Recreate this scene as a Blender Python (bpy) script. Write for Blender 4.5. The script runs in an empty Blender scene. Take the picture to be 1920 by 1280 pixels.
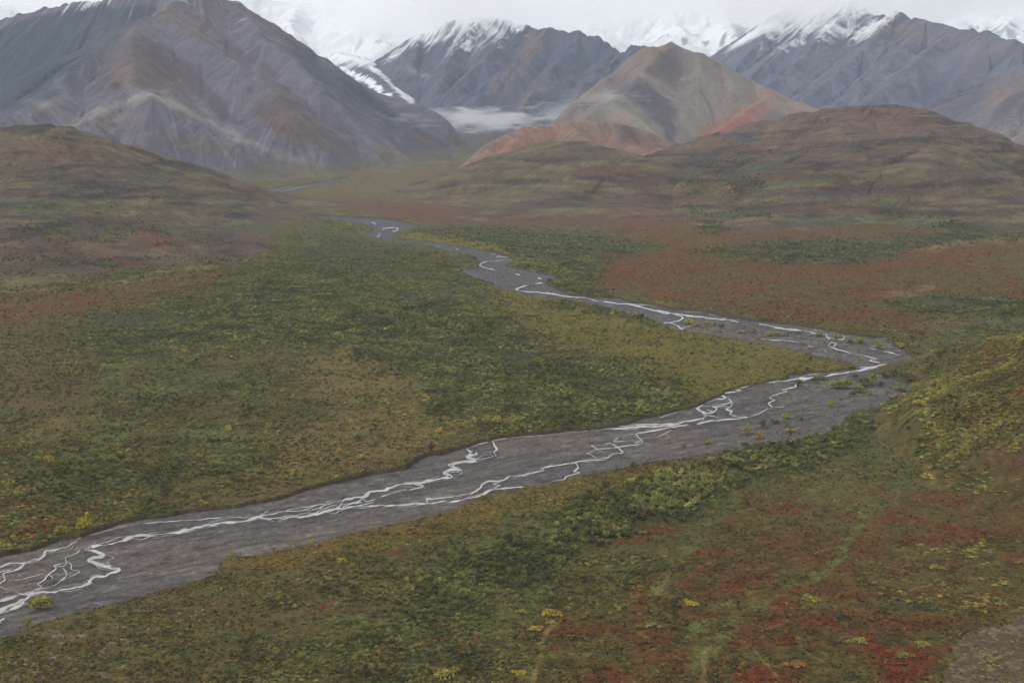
import bpy, math, random
import numpy as np
rng = np.random.default_rng(7)
random.seed(7)

# ------------------------------------------------------------------ camera model
W0, H0 = 1920.0, 1280.0
HFOV = math.radians(40.0)
FPX = W0 / 2 / math.tan(HFOV / 2)
HCAM = 180.0
PITCH = math.atan((640.0 - 210.0) / FPX)
CP, SP = math.cos(PITCH), math.sin(PITCH)

def at(px, py, Y):
    """world point seen at picture position (px, py), Y metres ahead"""
    px, py, Y = (np.asarray(v, float) for v in (px, py, Y))
    a = (px - 960) / FPX; b = (640 - py) / FPX
    t = Y / (CP + b * SP)
    return a * t, Y + 0 * a, HCAM + t * (-SP + b * CP)

def on_ground(px, py, z=0.0):
    px, py = np.asarray(px, float), np.asarray(py, float)
    a = (px - 960) / FPX; b = (640 - py) / FPX
    t = (z - HCAM) / (-SP + b * CP)
    return a * t, (CP + b * SP) * t

def project(x, y, z):
    zc = y * CP - (z - HCAM) * SP
    zc = np.where(zc < 1, 1, zc)
    return 960 + FPX * x / zc, 640 - FPX * (y * SP + (z - HCAM) * CP) / zc

# ------------------------------------------------------------------ noise
def _hash(ix, iy, seed):
    h = (ix.astype(np.int64) * 374761393 + iy.astype(np.int64) * 668265263 + seed * 1442695041) & 0xFFFFFFFF
    h = ((h ^ (h >> 13)) * 1274126177) & 0xFFFFFFFF
    return ((h ^ (h >> 16)) & 0xFFFF).astype(np.float32) / 65535.0

def vnoise(x, y, seed=0):
    x = np.asarray(x, np.float64); y = np.asarray(y, np.float64)
    x0 = np.floor(x); y0 = np.floor(y)
    fx = (x - x0).astype(np.float32); fy = (y - y0).astype(np.float32)
    x0 = x0.astype(np.int64); y0 = y0.astype(np.int64)
    u = fx * fx * fx * (fx * (fx * 6 - 15) + 10); v = fy * fy * fy * (fy * (fy * 6 - 15) + 10)
    a = _hash(x0, y0, seed); b = _hash(x0 + 1, y0, seed); c = _hash(x0, y0 + 1, seed); d = _hash(x0 + 1, y0 + 1, seed)
    return (a + (b - a) * u) * (1 - v) + (c + (d - c) * u) * v          # 0..1

def fbm(x, y, oct=4, seed=0, gain=0.5):
    s = 0; a = 1; n = 0
    for i in range(oct):
        c, q = math.cos(0.6 * i), math.sin(0.6 * i)
        s = s + a * (vnoise((x * c - y * q) * 2 ** i + 17.3 * i, (x * q + y * c) * 2 ** i - 9.1 * i, seed + i * 31) * 2 - 1)
        n += a; a *= gain
    return s / n * 1.6

def vivid(C, k, s=1.0):
    l = C.mean(-1, keepdims=True)
    return np.clip(l + (C - l) * k, 0.003, 1) * s

def smooth(a, b, v):
    t = np.clip((v - a) / (b - a), 0, 1)
    return t * t * (3 - 2 * t)

def lin(c):
    c = np.asarray(c, np.float64) / 255.0
    return np.where(c <= 0.04045, c / 12.92, ((c + 0.055) / 1.055) ** 2.4).astype(np.float32) * 0.71

def mix(base, col, m):
    return base + (np.asarray(col, np.float32) - base) * np.asarray(m, np.float32)[..., None]

# ------------------------------------------------------------------ polygon helpers (picture space, y stretched for foreshortening)
YS = 2.4
def sdist(poly, px, py, closed=True, pad=60):
    """signed distance in px, positive inside"""
    P = np.asarray(poly, float)
    out = np.full(px.shape, -1e3)
    x0, y0 = P.min(0); x1, y1 = P.max(0)
    sel = (px > x0 - pad) & (px < x1 + pad) & (py > y0 - pad / YS) & (py < y1 + pad / YS)
    x = px[sel]; y = py[sel] * YS
    d2 = np.full(x.shape, 1e9); ins = np.zeros(x.shape, bool)
    n = len(P)
    for i in range(n if closed else n - 1):
        ax, ay = P[i]; bx, by = P[(i + 1) % n]; ay *= YS; by *= YS
        ex, ey = bx - ax, by - ay
        L = ex * ex + ey * ey + 1e-9
        t = np.clip(((x - ax) * ex + (y - ay) * ey) / L, 0, 1)
        d2 = np.minimum(d2, (x - ax - ex * t) ** 2 + (y - ay - ey * t) ** 2)
        if closed:
            c = ((ay > y) != (by > y)) & (x < (bx - ax) * (y - ay) / (by - ay + 1e-12) + ax)
            ins ^= c
    d = np.sqrt(d2)
    out[sel] = np.where(ins, d, -d) if closed else -d
    return out

def ell(px, py, cx, cy, rx, ry, rot=0):
    r = math.radians(rot); c, s = math.cos(r), math.sin(r)
    dx, dy = px - cx, py - cy
    q = ((dx * c + dy * s) / rx) ** 2 + ((-dx * s + dy * c) / ry) ** 2
    return np.exp(-q * 1.2)

# ------------------------------------------------------------------ mesh from grid
def grid_mesh(name, X, Y, Z, col, mat, keep=None, extra=None):
    r, c = X.shape
    idx = np.arange(r * c).reshape(r, c)
    q = np.stack([idx[:-1, :-1], idx[:-1, 1:], idx[1:, 1:], idx[1:, :-1]], -1).reshape(-1, 4)
    if keep is not None:
        kq = (keep[:-1, :-1] | keep[:-1, 1:] | keep[1:, 1:] | keep[1:, :-1]).reshape(-1)
        q = q[kq]
    used = np.zeros(r * c, bool); used[q.ravel()] = True
    remap = np.cumsum(used) - 1
    V = np.stack([X, Y, Z], -1).reshape(-1, 3)[used].astype(np.float32)
    q = remap[q].astype(np.int32)
    return raw_mesh(name, V, q, col.reshape(-1, col.shape[-1])[used], mat)

def raw_mesh(name, V, q, col, mat, smooth_=True, link=True):
    me = bpy.data.meshes.new(name)
    n, k = q.shape
    me.vertices.add(len(V)); me.vertices.foreach_set('co', np.ascontiguousarray(V, np.float32).ravel())
    me.loops.add(n * k); me.loops.foreach_set('vertex_index', np.ascontiguousarray(q, np.int32).ravel())
    me.polygons.add(n)
    me.polygons.foreach_set('loop_start', (np.arange(n) * k).astype(np.int32))
    me.polygons.foreach_set('loop_total', np.full(n, k, np.int32))
    if smooth_: me.polygons.foreach_set('use_smooth', np.ones(n, bool))
    if col is not None:
        at_ = me.color_attributes.new('Col', 'FLOAT_COLOR', 'POINT')
        c4 = np.ones((len(V), 4), np.float32); c4[:, :3] = col[:, :3]
        at_.data.foreach_set('color', c4.ravel())
    me.update(calc_edges=True); me.validate()
    me.materials.append(mat)
    o = bpy.data.objects.new(name, me)
    if link: bpy.context.scene.collection.objects.link(o)
    return o

# ------------------------------------------------------------------ scene, materials
sc = bpy.context.scene
def node_mat(name):
    m = bpy.data.materials.new(name); m.use_nodes = True
    nt = m.node_tree; nt.nodes.clear()
    out = nt.nodes.new('ShaderNodeOutputMaterial')
    return m, nt, out
def N(nt, kind, **kw):
    n = nt.nodes.new(kind)
    for k, v in kw.items(): setattr(n, k, v)
    return n

def terrain_mat(name, scales, amount, bump=0.0, bscale=1.0, bdist=0.3, stretch=(1, 1, 1), rough=0.95):
    """painted ground colour (Col) varied by fine procedural noise of the given scales"""
    m, nt, out = node_mat(name)
    at_ = N(nt, 'ShaderNodeAttribute', attribute_name='Col')
    tc = N(nt, 'ShaderNodeTexCoord'); mp = N(nt, 'ShaderNodeMapping'); mp.inputs['Scale'].default_value = stretch
    nt.links.new(tc.outputs['Object'], mp.inputs['Vector'])
    last = at_.outputs['Color']
    for s, a in zip(scales, amount):
        no = N(nt, 'ShaderNodeTexNoise'); no.inputs['Scale'].default_value = s; no.inputs['Detail'].default_value = 4
        no.inputs['Roughness'].default_value = 0.65
        nt.links.new(mp.outputs['Vector'], no.inputs['Vector'])
        mr = N(nt, 'ShaderNodeMapRange'); mr.inputs['From Min'].default_value = 0.3; mr.inputs['From Max'].default_value = 0.7
        mr.inputs['To Min'].default_value = 1 - a; mr.inputs['To Max'].default_value = 1 + a
        nt.links.new(no.outputs['Fac'], mr.inputs['Value'])
        vm = N(nt, 'ShaderNodeVectorMath', operation='MULTIPLY')
        nt.links.new(last, vm.inputs[0]); nt.links.new(mr.outputs['Result'], vm.inputs[1])
        last = vm.outputs['Vector']
    b = N(nt, 'ShaderNodeBsdfPrincipled'); b.inputs['Roughness'].default_value = rough
    b.inputs['Specular IOR Level'].default_value = 0.15
    nt.links.new(last, b.inputs['Base Color'])
    if bump > 0:
        no = N(nt, 'ShaderNodeTexNoise'); no.inputs['Scale'].default_value = bscale; no.inputs['Detail'].default_value = 5
        nt.links.new(mp.outputs['Vector'], no.inputs['Vector'])
        bp = N(nt, 'ShaderNodeBump'); bp.inputs['Strength'].default_value = bump; bp.inputs['Distance'].default_value = bdist
        nt.links.new(no.outputs['Fac'], bp.inputs['Height']); nt.links.new(bp.outputs['Normal'], b.inputs['Normal'])
    nt.links.new(b.outputs['BSDF'], out.inputs['Surface'])
    return m

M_GROUND = terrain_mat('tundra', (0.35, 1.1, 3.0), (0.35, 0.4, 0.3), 0.9, 0.9, 0.9)
M_GRAVEL = terrain_mat('gravel', (0.25, 0.8, 3.0), (0.14, 0.2, 0.2), 0.6, 1.6, 0.25)
M_HILL = terrain_mat('hill_tundra', (0.05, 0.16, 0.5), (0.2, 0.3, 0.35), 0.8, 0.12, 4.0)
M_ROCK = terrain_mat('scree', (0.02, 0.1), (0.10, 0.16), 0.4, 0.05, 12.0)
M_SNOWY = terrain_mat('snowy_rock', (0.01, 0.05), (0.03, 0.03), 0.6, 0.012, 25.0)

def structure(o): o['kind'] = 'structure'; return o
# ================================================================== TERRAIN: floor, river bed, streams
RIVER = [(-260,1075),(-40,1045),(0,1037),(60,1027),(110,1008),(150,1000),(180,990),(230,975),(270,966),(300,964),(370,953),(400,950),(450,946),(500,935),(545,924),(590,910),(640,897),(700,885),(760,876),(775,868),(785,858),(800,851),(830,847),(850,840),(875,832),(900,826),(930,819),(975,813),(1030,809),(1085,803),(1120,799),(1160,794),(1200,783),(1235,776),(1255,770),(1300,761),(1320,753),(1350,737),(1370,727),(1400,719),(1450,711),(1480,706),(1482,700),(1530,695),(1590,689),(1612,684),(1580,674),(1530,665),(1490,655),(1440,645),(1380,634),(1300,621),(1270,617),(1240,613),(1236,605),(1200,590),(1130,573),(1060,559),(1009,555),(965,546),(924,534),(926,529),(889,520),(866,508),(863,505),(895,501),(898,491),(892,480),(846,471),(811,461),(776,454),(747,451),(723,447),(682,441),(684,437),(700,432),(700,425),(677,418),(633,411),(595,407),(560,404),
 (560,402),(589,402),(633,405),(691,407),(747,412),(782,421),(785,425),(752,432),(741,437),(735,445),(747,448),(808,453),(852,459),(910,469),(948,477),(968,486),(945,496),(997,508),(1053,517),(1024,524),(1027,532),(1070,551),(1114,556),(1162,557),(1183,564),(1235,570),(1260,577),(1308,580),(1356,590),(1392,595),(1433,601),(1496,607),(1534,613),(1571,621),(1609,626),(1635,631),(1663,630),(1665,637),(1680,645),(1691,651),(1702,660),(1716,669),(1712,676),(1700,684),(1721,696),(1742,707),(1746,714),(1712,727),(1693,737),(1665,747),(1661,755),(1627,764),(1600,768),(1586,783),(1569,800),(1533,813),(1477,823),(1408,828),(1387,842),(1325,849),(1254,860),(1213,867),(1181,875),(1129,885),(1077,895),(1033,906),(994,912),(902,930),(877,946),(840,961),(798,968),(746,980),(686,992),(644,1001),(602,1014),(571,1020),(540,1027),(498,1037),(446,1043),(415,1049),(417,1062),(400,1075),(373,1087),(342,1096),(302,1103),(271,1114),(229,1124),(188,1135),(146,1145),(104,1156),(71,1166),(35,1184),(-40,1205),(-260,1260)]
FAR_RIVER = [(462,364),(490,355),(530,350),(575,347),(615,342),(650,338),(655,341),(610,347),(585,352),(560,359),(520,367),(492,375),(475,374)]
# streams traced in the picture: width in px, then points
STREAMS = [
 (9,(-60,1172,0,1149,21,1141,42,1131,58,1117,83,1110,125,1104.5,150,1099,167,1089,177,1081.5,200,1077.5,215,1070,221,1066,206,1063,183.5,1056.6,167,1051,173,1046,192,1039,179,1032.6,158.5,1029.5,167,1024,198,1020,229,1014,246,1004.5,292,1002,334,998,354.5,993,371,987,383,985,425,980,467,974,481,971,508.5,971.5,550,969.5,592,962,623,956,634,950,644,939,665,933,683,929,694,922,725,915.5,756,907,798,903,829,897,846,894.7,831.5,887.4,846,882,863,880,854,875,844,870.7,860.7,866.5,898,863.4,879.5,855,896,847.8,875,841.5,892,834,913,828)),
 (6,(913,828,941.7,822,973,817.5,1017,815.5,1058.5,811,1108.5,806,1129,802.6,1171,802.6,1213,799.4,1265,795.3,1286,790,1300,787,1315,783,1323,779.7,1317,773.5,1306,765,1317,759,1317,755,1346,748.4,1365,746,1350,738,1367,735,1391,733,1377,728.6,1398,724.5,1411,719,1450,715,1486,712,1524,707,1552.5,704,1590,698.4,1609,694.7,1627.5,690,1646,686,1678,683.4)),
 (7,(-60,1150,0,1126,37,1115,58,1112,83,1109)),(9,(-30,1152,0,1143,31,1131,50,1124)),(5,(-20,1172,0,1163,8,1157)),
 (4,(1129,800,1180,797,1230,795,1262,794)),(5,(1120,803,1200,800.5,1242,798.5,1269,795)),(4,(1190,813,1234,805.7,1292,796.3)),
 (4,(1306,795.4,1329,789,1350,787,1375,785,1402,782)),(3,(1350,786,1342,780.8,1325,778.7)),(4,(1402,782,1379,780.8,1367,775.5,1371,770,1360.6,767,1369,763,1356,761,1335,763)),
 (4,(1365,746,1373,754.7,1372,761,1369,763)),(3,(1373,754,1346,760,1317,762)),(3,(1325,767,1337.6,772.4,1344,766,1335.6,762)),(3,(1308,768,1325,774,1340,772)),
 (3,(1402,782,1421,775.5,1433.6,768,1448,763,1471,761.6)),(3.5,(1448,763,1442,754.7,1453,749.5,1444,746,1448,742)),(3.5,(1448,741,1457.6,739,1477,734,1467,730.7,1492,725.5,1492,720,1504.5,714,1520,708)),
 (3,(1237,782,1254,777.6,1271,771,1290,765,1304,764)),
 (5,(840,942,879,933,900,928.7,921,918,942,915,983,912)),(4,(798,936,850,930,881.5,924,900,915,904,907,917,901.6,942,899.5,952,894,983,889,1019,881,1014,877.6,1035.6,872.4,1073,868,1088,864,1119,860,1140,857,1145,852.6,1167,847.4,1150,834)),
 (4,(1150,840,1163,837,1204.5,830.7,1202,823.4,1190,813)),(2.5,(1119,842,1150,840)),(2.5,(1098,850.5,1119,842,1108.5,835,1121,835,1144,830.7,1150,834)),(2,(1119,842,1135.7,849.5)),(2.5,(1098,850,1106,850.5,1119,860)),(2,(1152,817,1190,813)),(2,(1150,827.6,1160.7,820)),(2,(1150,828,1190,826.5,1204,829)),(4,(1190,831,1204,824)),
 (2,(1229.5,821,1246,813,1258.7,805.7)),(2,(1246,813,1256,819)),
 (3.5,(1079,867,1083.5,876.6,1075,883,1085.6,885,1060.6,894,1058.5,897.5,1035.6,901.6)),
 (4,(802,942,798,935,808,934)),(5,(840,940,798,943,735.6,947,694,947.5,652,951,621,956,600,961)),
 (3,(921,917.6,938,909,925,907,942,900)),(3,(714.7,930,733.5,924,762.7,917.6)),(3,(767,918.7,788,913.5,792,910,777,907)),
 (3,(581,956,600,951,621,942.7,652,935)),(3,(592,960,625,947,644,940)),(3,(637.5,946,669,940.6,683,932)),(3,(679,933,687.6,940.6,704,935)),(3,(660,950,687.6,944.8,702,940.6)),(4,(640,953,660,944,680,941)),
 (4,(921,826,931.6,841.5,925,846.7,928.5,854,917,857,892,861)),(2.5,(908,851,910.7,848.8,925,846)),(2.5,(863,881,866,886,858,889)),
 (3,(471,970,508.5,964,529,959,581.5,956,613,951.8)),(2.5,(533.6,958,546,953.8,577,949.7,613,943)),(2,(611,941,654.5,935)),(2,(488,966,504,956)),(2.5,(560,958,600,945)),
 (2.5,(270,982,300,978,362.6,974.7,404,970.5,454,969)),(2,(404,973.7,442,970.5,470,970)),
 (5,(-50,1078,0,1064,17,1055.6,46,1053.5,69,1048,83,1041,87.6,1032.6,117,1027,137.6,1018,146,1009.7)),(4,(146,1009.7,167,1002,188,997,208.5,993,235.7,985.7)),
 (4,(46,1053.5,37.5,1064,21,1070,4,1075,8,1087,0,1093,-30,1104)),(3.5,(-20,1092,0,1099,10.4,1103.5,44,1113)),(3,(-40,1082,0,1072,21,1069)),
 (3.5,(150,1030.5,142,1037,123,1045,125,1053.5,100,1060,106,1064,102,1070,90,1076,83,1085,69,1095,77,1099,64,1105)),
 (3,(125,1053.5,133.5,1057.6,133.5,1066,148,1073,115,1089,96,1099,62.6,1106.7,46,1112)),(3,(117,1064,125,1074,123,1081.6)),(3,(100,1060,117,1062,126,1055)),(2.5,(90,1076,100,1082.7,95,1087)),
 (3.5,(192,1037,213,1045,200,1051,204,1057.6,219,1064)),(3,(200,1018,206,1012,225,1006.5,244,1004)),(2,(27,1088,83,1075)),(3,(110,1091,118,1085,124,1080)),
 (3.5,(1652,679.7,1631,676,1644,673,1627.5,669,1605,664,1586,659,1571,655,1560,650.6,1554,647,1560,642,1569,645,1560,651)),(3,(1552.5,637.5,1556,634,1549,631,1552.5,627)),
 (3,(1552,627,1524,624,1520.6,622.5,1502,620,1477.5,617,1455,614,1440,609,1423,607)),(2.5,(1552,633,1579,637.5,1582.5,631,1577,628)),(2,(1571,635,1590,635.6)),
 (2.5,(1425,634.6,1440,636.6,1468,638,1498,641)),(2.5,(1515,647,1524,650.6)),(2.5,(1635,642,1631,647,1639,650.6)),(3,(1629,652.5,1650,657,1672.5,662,1687.5,665.6,1684,658)),(2.5,(1659,645,1680,647)),(3,(1702.5,671,1712,673,1713,668)),
 (2.5,(1496,709,1515,703,1543,699,1580.6,695.6)),(2.5,(1600,690,1609,689,1640,687)),
 (4,(1093,558,1100,558.5,1110,563,1129,565,1154,568,1183,571,1204,577,1229,582.5,1246,586.7,1258,586,1277,593,1281,597,1273,603)),(2.5,(1162.5,569,1200,571,1233,573,1254,578)),(3.5,(1240,575,1254,578,1277,581.5,1308,584.6,1329,587.7,1348,591)),
 (3.5,(1229,582,1256,586.7,1298,592,1329,597,1346,599,1362.5,600,1385,604)),(3,(1348,599,1362.5,596)),(2.5,(1267,589,1300,594)),(3,(1244,605.4,1256,605.4,1273,611.7,1277,617,1287.5,611.7,1298,609.6)),(2.5,(1256,605,1266,602,1276,600)),
 (3,(1452,611.7,1458,614.8,1496,619)),(2.5,(1423,608,1442,610)),
 (3.5,(1117,563,1093.5,558,1055.6,555,1032,550.5,983,546,966.7,543,977,539,988.6,534.5)),(3.5,(1003,531.6,1017.7,530)),(3.5,(1007.5,520,1017.7,524)),(3,(965,512.6,975,516)),(3.5,(930,507,915.7,504,899.6,498,902.6,493.7,914,490.8)),(2,(904,491,939,488,966.7,486.4)),(2.5,(966.7,486.4,950.7,482,930,482,942,477.7,950,480)),(2,(915.7,474.8,940,477)),
 (3,(854.5,466,860,468)),(2.5,(819.5,461.5,826,463)),(4,(703,441,709,443.5,712,437)),(3,(694,416.4,703,418,704,422)),(2.5,(717,426.6,746.6,428,741,434)),(3,(735,434,745,432)),(2,(715,430,735,428)),(2,(583,405.3,598,406.5)),
 (2.5,(497,362,520,358,545,356,560,352,585,349)),(2,(515,355,560,349)),(2,(500,368,530,361)),
]

_r = random.Random(3)
for w, pts in list(STREAMS):
    P = np.array(pts, float).reshape(-1, 2)
    if w < (4 if pts[1] > 660 else 3): continue
    L = np.concatenate([[0], np.cumsum(np.hypot(*(np.diff(P, axis=0) * [[1, 2]]).T))])
    near_k = max(0.3, min(1.2, (P[:, 1].mean() - 440) / 480))
    for q in range(int(L[-1] / (48 if w > 4 else 90)) + 1):
        a0 = _r.uniform(0, max(1, L[-1] - 20)); ln = _r.uniform(22, 80) * near_k + 8; off = _r.choice((-1, 1)) * _r.uniform(2.0, 6) * near_k
        t = np.linspace(a0, min(a0 + ln, L[-1]), 9); b_ = np.sin(np.linspace(0, math.pi, 9)) if _r.random() < 0.6 else np.linspace(0, 1.1, 9)
        qx = np.interp(t, L, P[:, 0]) + np.array([_r.uniform(-2.6, 2.6) for _ in t]); qy = np.interp(t, L, P[:, 1]) + off * b_ + np.array([_r.uniform(-.8, .8) for _ in t])
        if (sdist(RIVER, qx, qy) > 5).all(): STREAMS.append((_r.uniform(0.9, 1.9), tuple(np.stack([qx, qy], 1).ravel())))

# ---- floor grid: dense where the picture is, coarse around it
pxs = np.concatenate([np.linspace(-5200, -420, 40)[:-1], np.linspace(-420, -12, 110)[:-1], np.arange(-12, 1934, 1.9), np.linspace(1934, 2340, 110), np.linspace(2340, 7100, 40)[1:]])
pys = np.concatenate([np.array([9000, 6000, 4200, 3200, 2500, 2100, 1850, 1650, 1500]), np.linspace(1440, 1300, 40), np.arange(1298, 420, -1.7), np.arange(420, 330, -1.5), np.linspace(330, 262, 40), np.array([255, 248, 241, 235, 229, 224, 220])])
GX, GY = np.meshgrid(pxs, pys)
gx, gy = on_ground(GX, GY)

def upstream(x, y):
    t = np.maximum(0, y - 3350)
    return 0.045 * t * t / (t + 500)

def ground_h(x, y):
    h = fbm(x / 180, y / 180, 3, 5) * 0.7 * smooth(200, 500, y)
    for cx, cy, r, a in MOUNDS:
        h = h + a * np.exp(-(((x - cx) / r) ** 2 + ((y - cy) / (0.7 * r)) ** 2))
    return h + upstream(x, y)
MOUNDS = []
for mx, my, r, a in ((1395, 497, 32, 9), (1330, 505, 30, 3), (1000, 402, 70, 5), (1110, 398, 80, 6), (1250, 415, 60, 4), (600, 395, 80, 3)):
    X, Y = on_ground(mx, my); MOUNDS.append((float(X), float(Y), r, a))

wob = fbm(gx / 14, gy / 14, 3, 77)
river_sd = np.maximum(sdist(RIVER, GX, GY, pad=60), sdist(FAR_RIVER, GX, GY, pad=60))
river_sd = river_sd + wob * np.where(np.abs(river_sd) < 40, 3.2, 0) * np.clip((GY - 380) / 300, 0.2, 1.2)
gz = ground_h(gx, gy)
near = gy < 9000
rough = fbm(gx / 2.6, gy / 2.6, 3, 9) * 0.30 + fbm(gx / 9, gy / 9, 2, 3) * 0.25
gz = gz + rough * smooth(150, 350, gy) * smooth(0, -6, river_sd)
BED_Z = -1.5
gz = gz - 2.6 * smooth(-1.5, 2.5, river_sd)

# ---- floor colours
OLV, DGR, GRN, YEL = lin((89, 84, 52)), lin((65, 69, 43)), lin((98, 102, 63)), lin((118, 108, 55))
RED, RUST, BRN, TAN, MAR = lin((104, 56, 42)), lin((102, 66, 46)), lin((80, 68, 46)), lin((114, 98, 68)), lin((99, 61, 39))
n1 = fbm(gx / 60, gy / 60, 4, 11); n2 = fbm(gx / 16, gy / 16, 4, 12); n3 = fbm(gx / 5, gy / 5, 3, 13); n4 = fbm(gx / 25, gy / 25, 4, 14); n5 = fbm(gx / 11, gy / 11, 4, 15); n6 = fbm(gx / 2.2, gy / 2.2, 2, 16)
wx = GX + n1 * 16 + n2 * 8; wy = GY + (n4 * 6 + n2 * 3)
C = np.zeros(GX.shape + (3,), np.float32) + OLV
C = mix(C, BRN, smooth(-0.2, 0.7, n2) * 0.7)
C = mix(C, GRN, smooth(0.15, 0.9, n4) * 0.6)
C = mix(C, DGR, smooth(0.0, 0.8, n3) * 0.5)
def zone(poly, soft=14):
    return smooth(-soft, soft, sdist(poly, wx, wy))
def line(pts, w):
    return smooth(-w, -w * 0.3, sdist(pts, wx, wy, closed=False, pad=40))
Z_THICK = [(440,500),(600,440),(700,452),(850,480),(885,520),(915,560),(1000,640),(1330,745),(1200,790),(900,815),(760,690),(560,640),(180,650),(110,615),(250,580)]
Z_POINT = [(905,545),(1000,553),(1230,604),(1450,650),(1600,690),(1480,704),(1330,745),(1200,700),(1050,640),(930,590)]
Z_TAN1 = [(560,690),(640,655),(780,680),(790,720),(690,760),(590,740)]
Z_TAN2 = [(450,850),(600,775),(780,745),(900,800),(800,845),(700,880),(500,912)]
Z_TAN3 = [(0,640),(60,660),(120,720),(150,800),(90,830),(20,770),(-20,740)]
Z_LRED = [(-300,620),(-300,590),(0,560),(200,535),(400,505),(520,497),(440,525),(250,580),(100,603),(0,612)]
Z_LBRN = [(-300,640),(0,612),(110,610),(180,680),(150,760),(60,800),(0,760)]
Z_RRED = [(1040,525),(1010,490),(1120,455),(1180,425),(1350,425),(1650,425),(2100,425),(2100,570),(1690,562),(1740,620),(1600,624),(1450,600),(1300,578),(1160,550)]
Z_RGR1 = [(2100,425),(2100,440),(1920,442),(1720,465),(1600,500),(1400,492),(1290,470),(1450,452),(1650,448),(1800,432)]
Z_RGR2 = [(1650,560),(1800,552),(2000,570),(2000,592),(1800,590),(1690,582)]
Z_MIDGR = [(760,428),(900,425),(1100,440),(1260,462),(1150,482),(1110,545),(1040,530),(960,500),(900,465)]
Z_FRED = [(590,385),(680,372),(800,376),(930,388),(1100,392),(1300,408),(1250,424),(1050,426),(900,420),(790,416),(690,400)]
Z_FOLV = [(600,345),(700,322),(860,318),(900,360),(820,378),(640,372),(560,372)]
Z_STRIP = [(735,438),(800,440),(900,452),(960,474),(880,464),(800,452)]
Z_STRIP2 = [(945,492),(990,484),(1050,498),(1070,516),(1000,508)]
Z_NEARTAN = [(-200,1270),(0,1195),(300,1110),(450,1055),(640,1005),(760,1030),(650,1150),(450,1290),(-200,1400)]
Z_RED1 = [(1240,1105),(1300,1060),(1400,1030),(1480,1075),(1420,1108),(1290,1130)]
Z_RED2 = [(1340,1195),(1440,1125),(1640,1105),(1800,1140),(1790,1200),(1720,1290),(1320,1290)]
Z_RED3 = [(860,1215),(960,1175),(1100,1158),(1230,1180),(1290,1290),(780,1290)]
Z_RUST = [(1380,930),(1560,900),(1900,930),(2050,940),(2050,1150),(1780,1210),(1700,1330),(1100,1330),(1000,1200),(1200,1100),(1330,1010)]
Z_MEAD = [(1600,790),(1720,800),(1745,900),(1620,965),(1480,935)]
Z_LRST = [(-60,950),(80,925),(160,960),(120,1000),(-60,1035)]
Z_LGRN = [(100,830),(420,800),(520,870),(420,930),(200,950)]
Z_NTH = [(1080,940),(1260,880),(1400,845),(1570,803),(1650,770),(1640,830),(1480,880),(1350,920),(1280,980),(1150,1010),(1000,1045)]
Z_GOLD = [(420,1060),(640,1003),(800,972),(900,932),(1080,897),(1260,862),(1400,845),(1200,910),(1000,965),(800,1020),(560,1075)]
Z_PAD = [(1780,1300),(1790,1235),(1810,1205),(1850,1172),(1890,1152),(1930,1140),(2200,1090),(2200,1330),(1900,1400)]
Z_CUT = [(300,966),(380,935),(450,918),(560,905),(590,912),(500,937),(400,952)]
C = mix(C, DGR * 0.7, zone(Z_THICK, 60) * np.clip(0.55 + 0.5 * n1 + 0.3 * n2, 0, 0.85))  # dark green ground, deepened to paint in the shade between shrubs
C = mix(C, YEL, zone(Z_POINT) * (0.55 + 0.25 * n2))
for z, k in ((Z_TAN1, .95), (Z_TAN2, .95), (Z_TAN3, .9)): C = mix(C, TAN, zone(z, 45) * np.clip(k + 0.5 * n2, 0, 0.9))
C = mix(C, BRN * 1.15, zone(Z_LBRN, 20) * 0.7)
C = mix(C, MAR, zone(Z_LRED, 30) * np.clip(0.7 + 0.5 * n2 + 0.4 * n5, 0, 0.95))
C = mix(C, MAR, zone(Z_RRED, 44) * np.clip(0.75 + 0.6 * n4 + 0.5 * n1 + 0.3 * n5, 0, 0.95))
C = mix(C, RED, zone(Z_RRED, 40) * smooth(0.15, 0.8, n1 * 0.6 + 0.6 * n2) * 0.6)
C = mix(C, OLV * 0.9, zone(Z_RRED, 40) * smooth(0.2, 0.7, -n2 * 0.6 - n5 * 0.5) * 0.7)
for z in (Z_RGR1, Z_RGR2, Z_MIDGR): C = mix(C, DGR, zone(z, 18) * np.clip(0.75 + 0.5 * n4, 0, 1))
C = mix(C, lin((104, 70, 62)), zone(Z_FRED, 16) * 0.85)
C = mix(C, lin((106, 92, 66)), zone(Z_FOLV, 16) * 0.9)
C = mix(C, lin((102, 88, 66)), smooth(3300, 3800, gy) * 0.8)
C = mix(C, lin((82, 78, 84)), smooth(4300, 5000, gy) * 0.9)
C = mix(C, lin((128, 116, 64)), np.maximum(zone(Z_STRIP, 8), zone(Z_STRIP2, 8)) * 0.85)
C = mix(C, lin((96, 82, 58)), zone(Z_NEARTAN, 40) * np.clip(0.6 + 0.5 * n2, 0, 0.9))
C = mix(C, lin((92, 70, 44)), zone(Z_RUST, 60) * np.clip(0.7 + 0.5 * n2, 0, 0.9))
C = mix(C, RUST, zone(Z_RUST, 60) * smooth(-0.1, 0.6, n2 * 0.5 + n5 * 0.6) * 0.75)
C = mix(C, lin((94, 92, 60)), zone(Z_MEAD, 30) * 0.7)
for z in (Z_RED1, Z_RED2, Z_RED3):
    C = mix(C, RUST * 0.85, zone(z, 40) * np.clip(0.45 + 0.7 * n2 + 0.5 * n3, 0, 0.85))
    C = mix(C, RED, zone(z, 30) * smooth(0.1, 0.65, n5 * 0.55 + n2 * 0.55 + n4 * 0.4) * 0.88)
    C = mix(C, DGR * 0.9, zone(z, 30) * smooth(0.25, 0.6, -n5 + 0.3 * n3) * 0.6)
C = mix(C, RUST * 0.95, zone(Z_LRST, 20) * np.clip(0.6 + 0.9 * n2, 0, 0.9))
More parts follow.
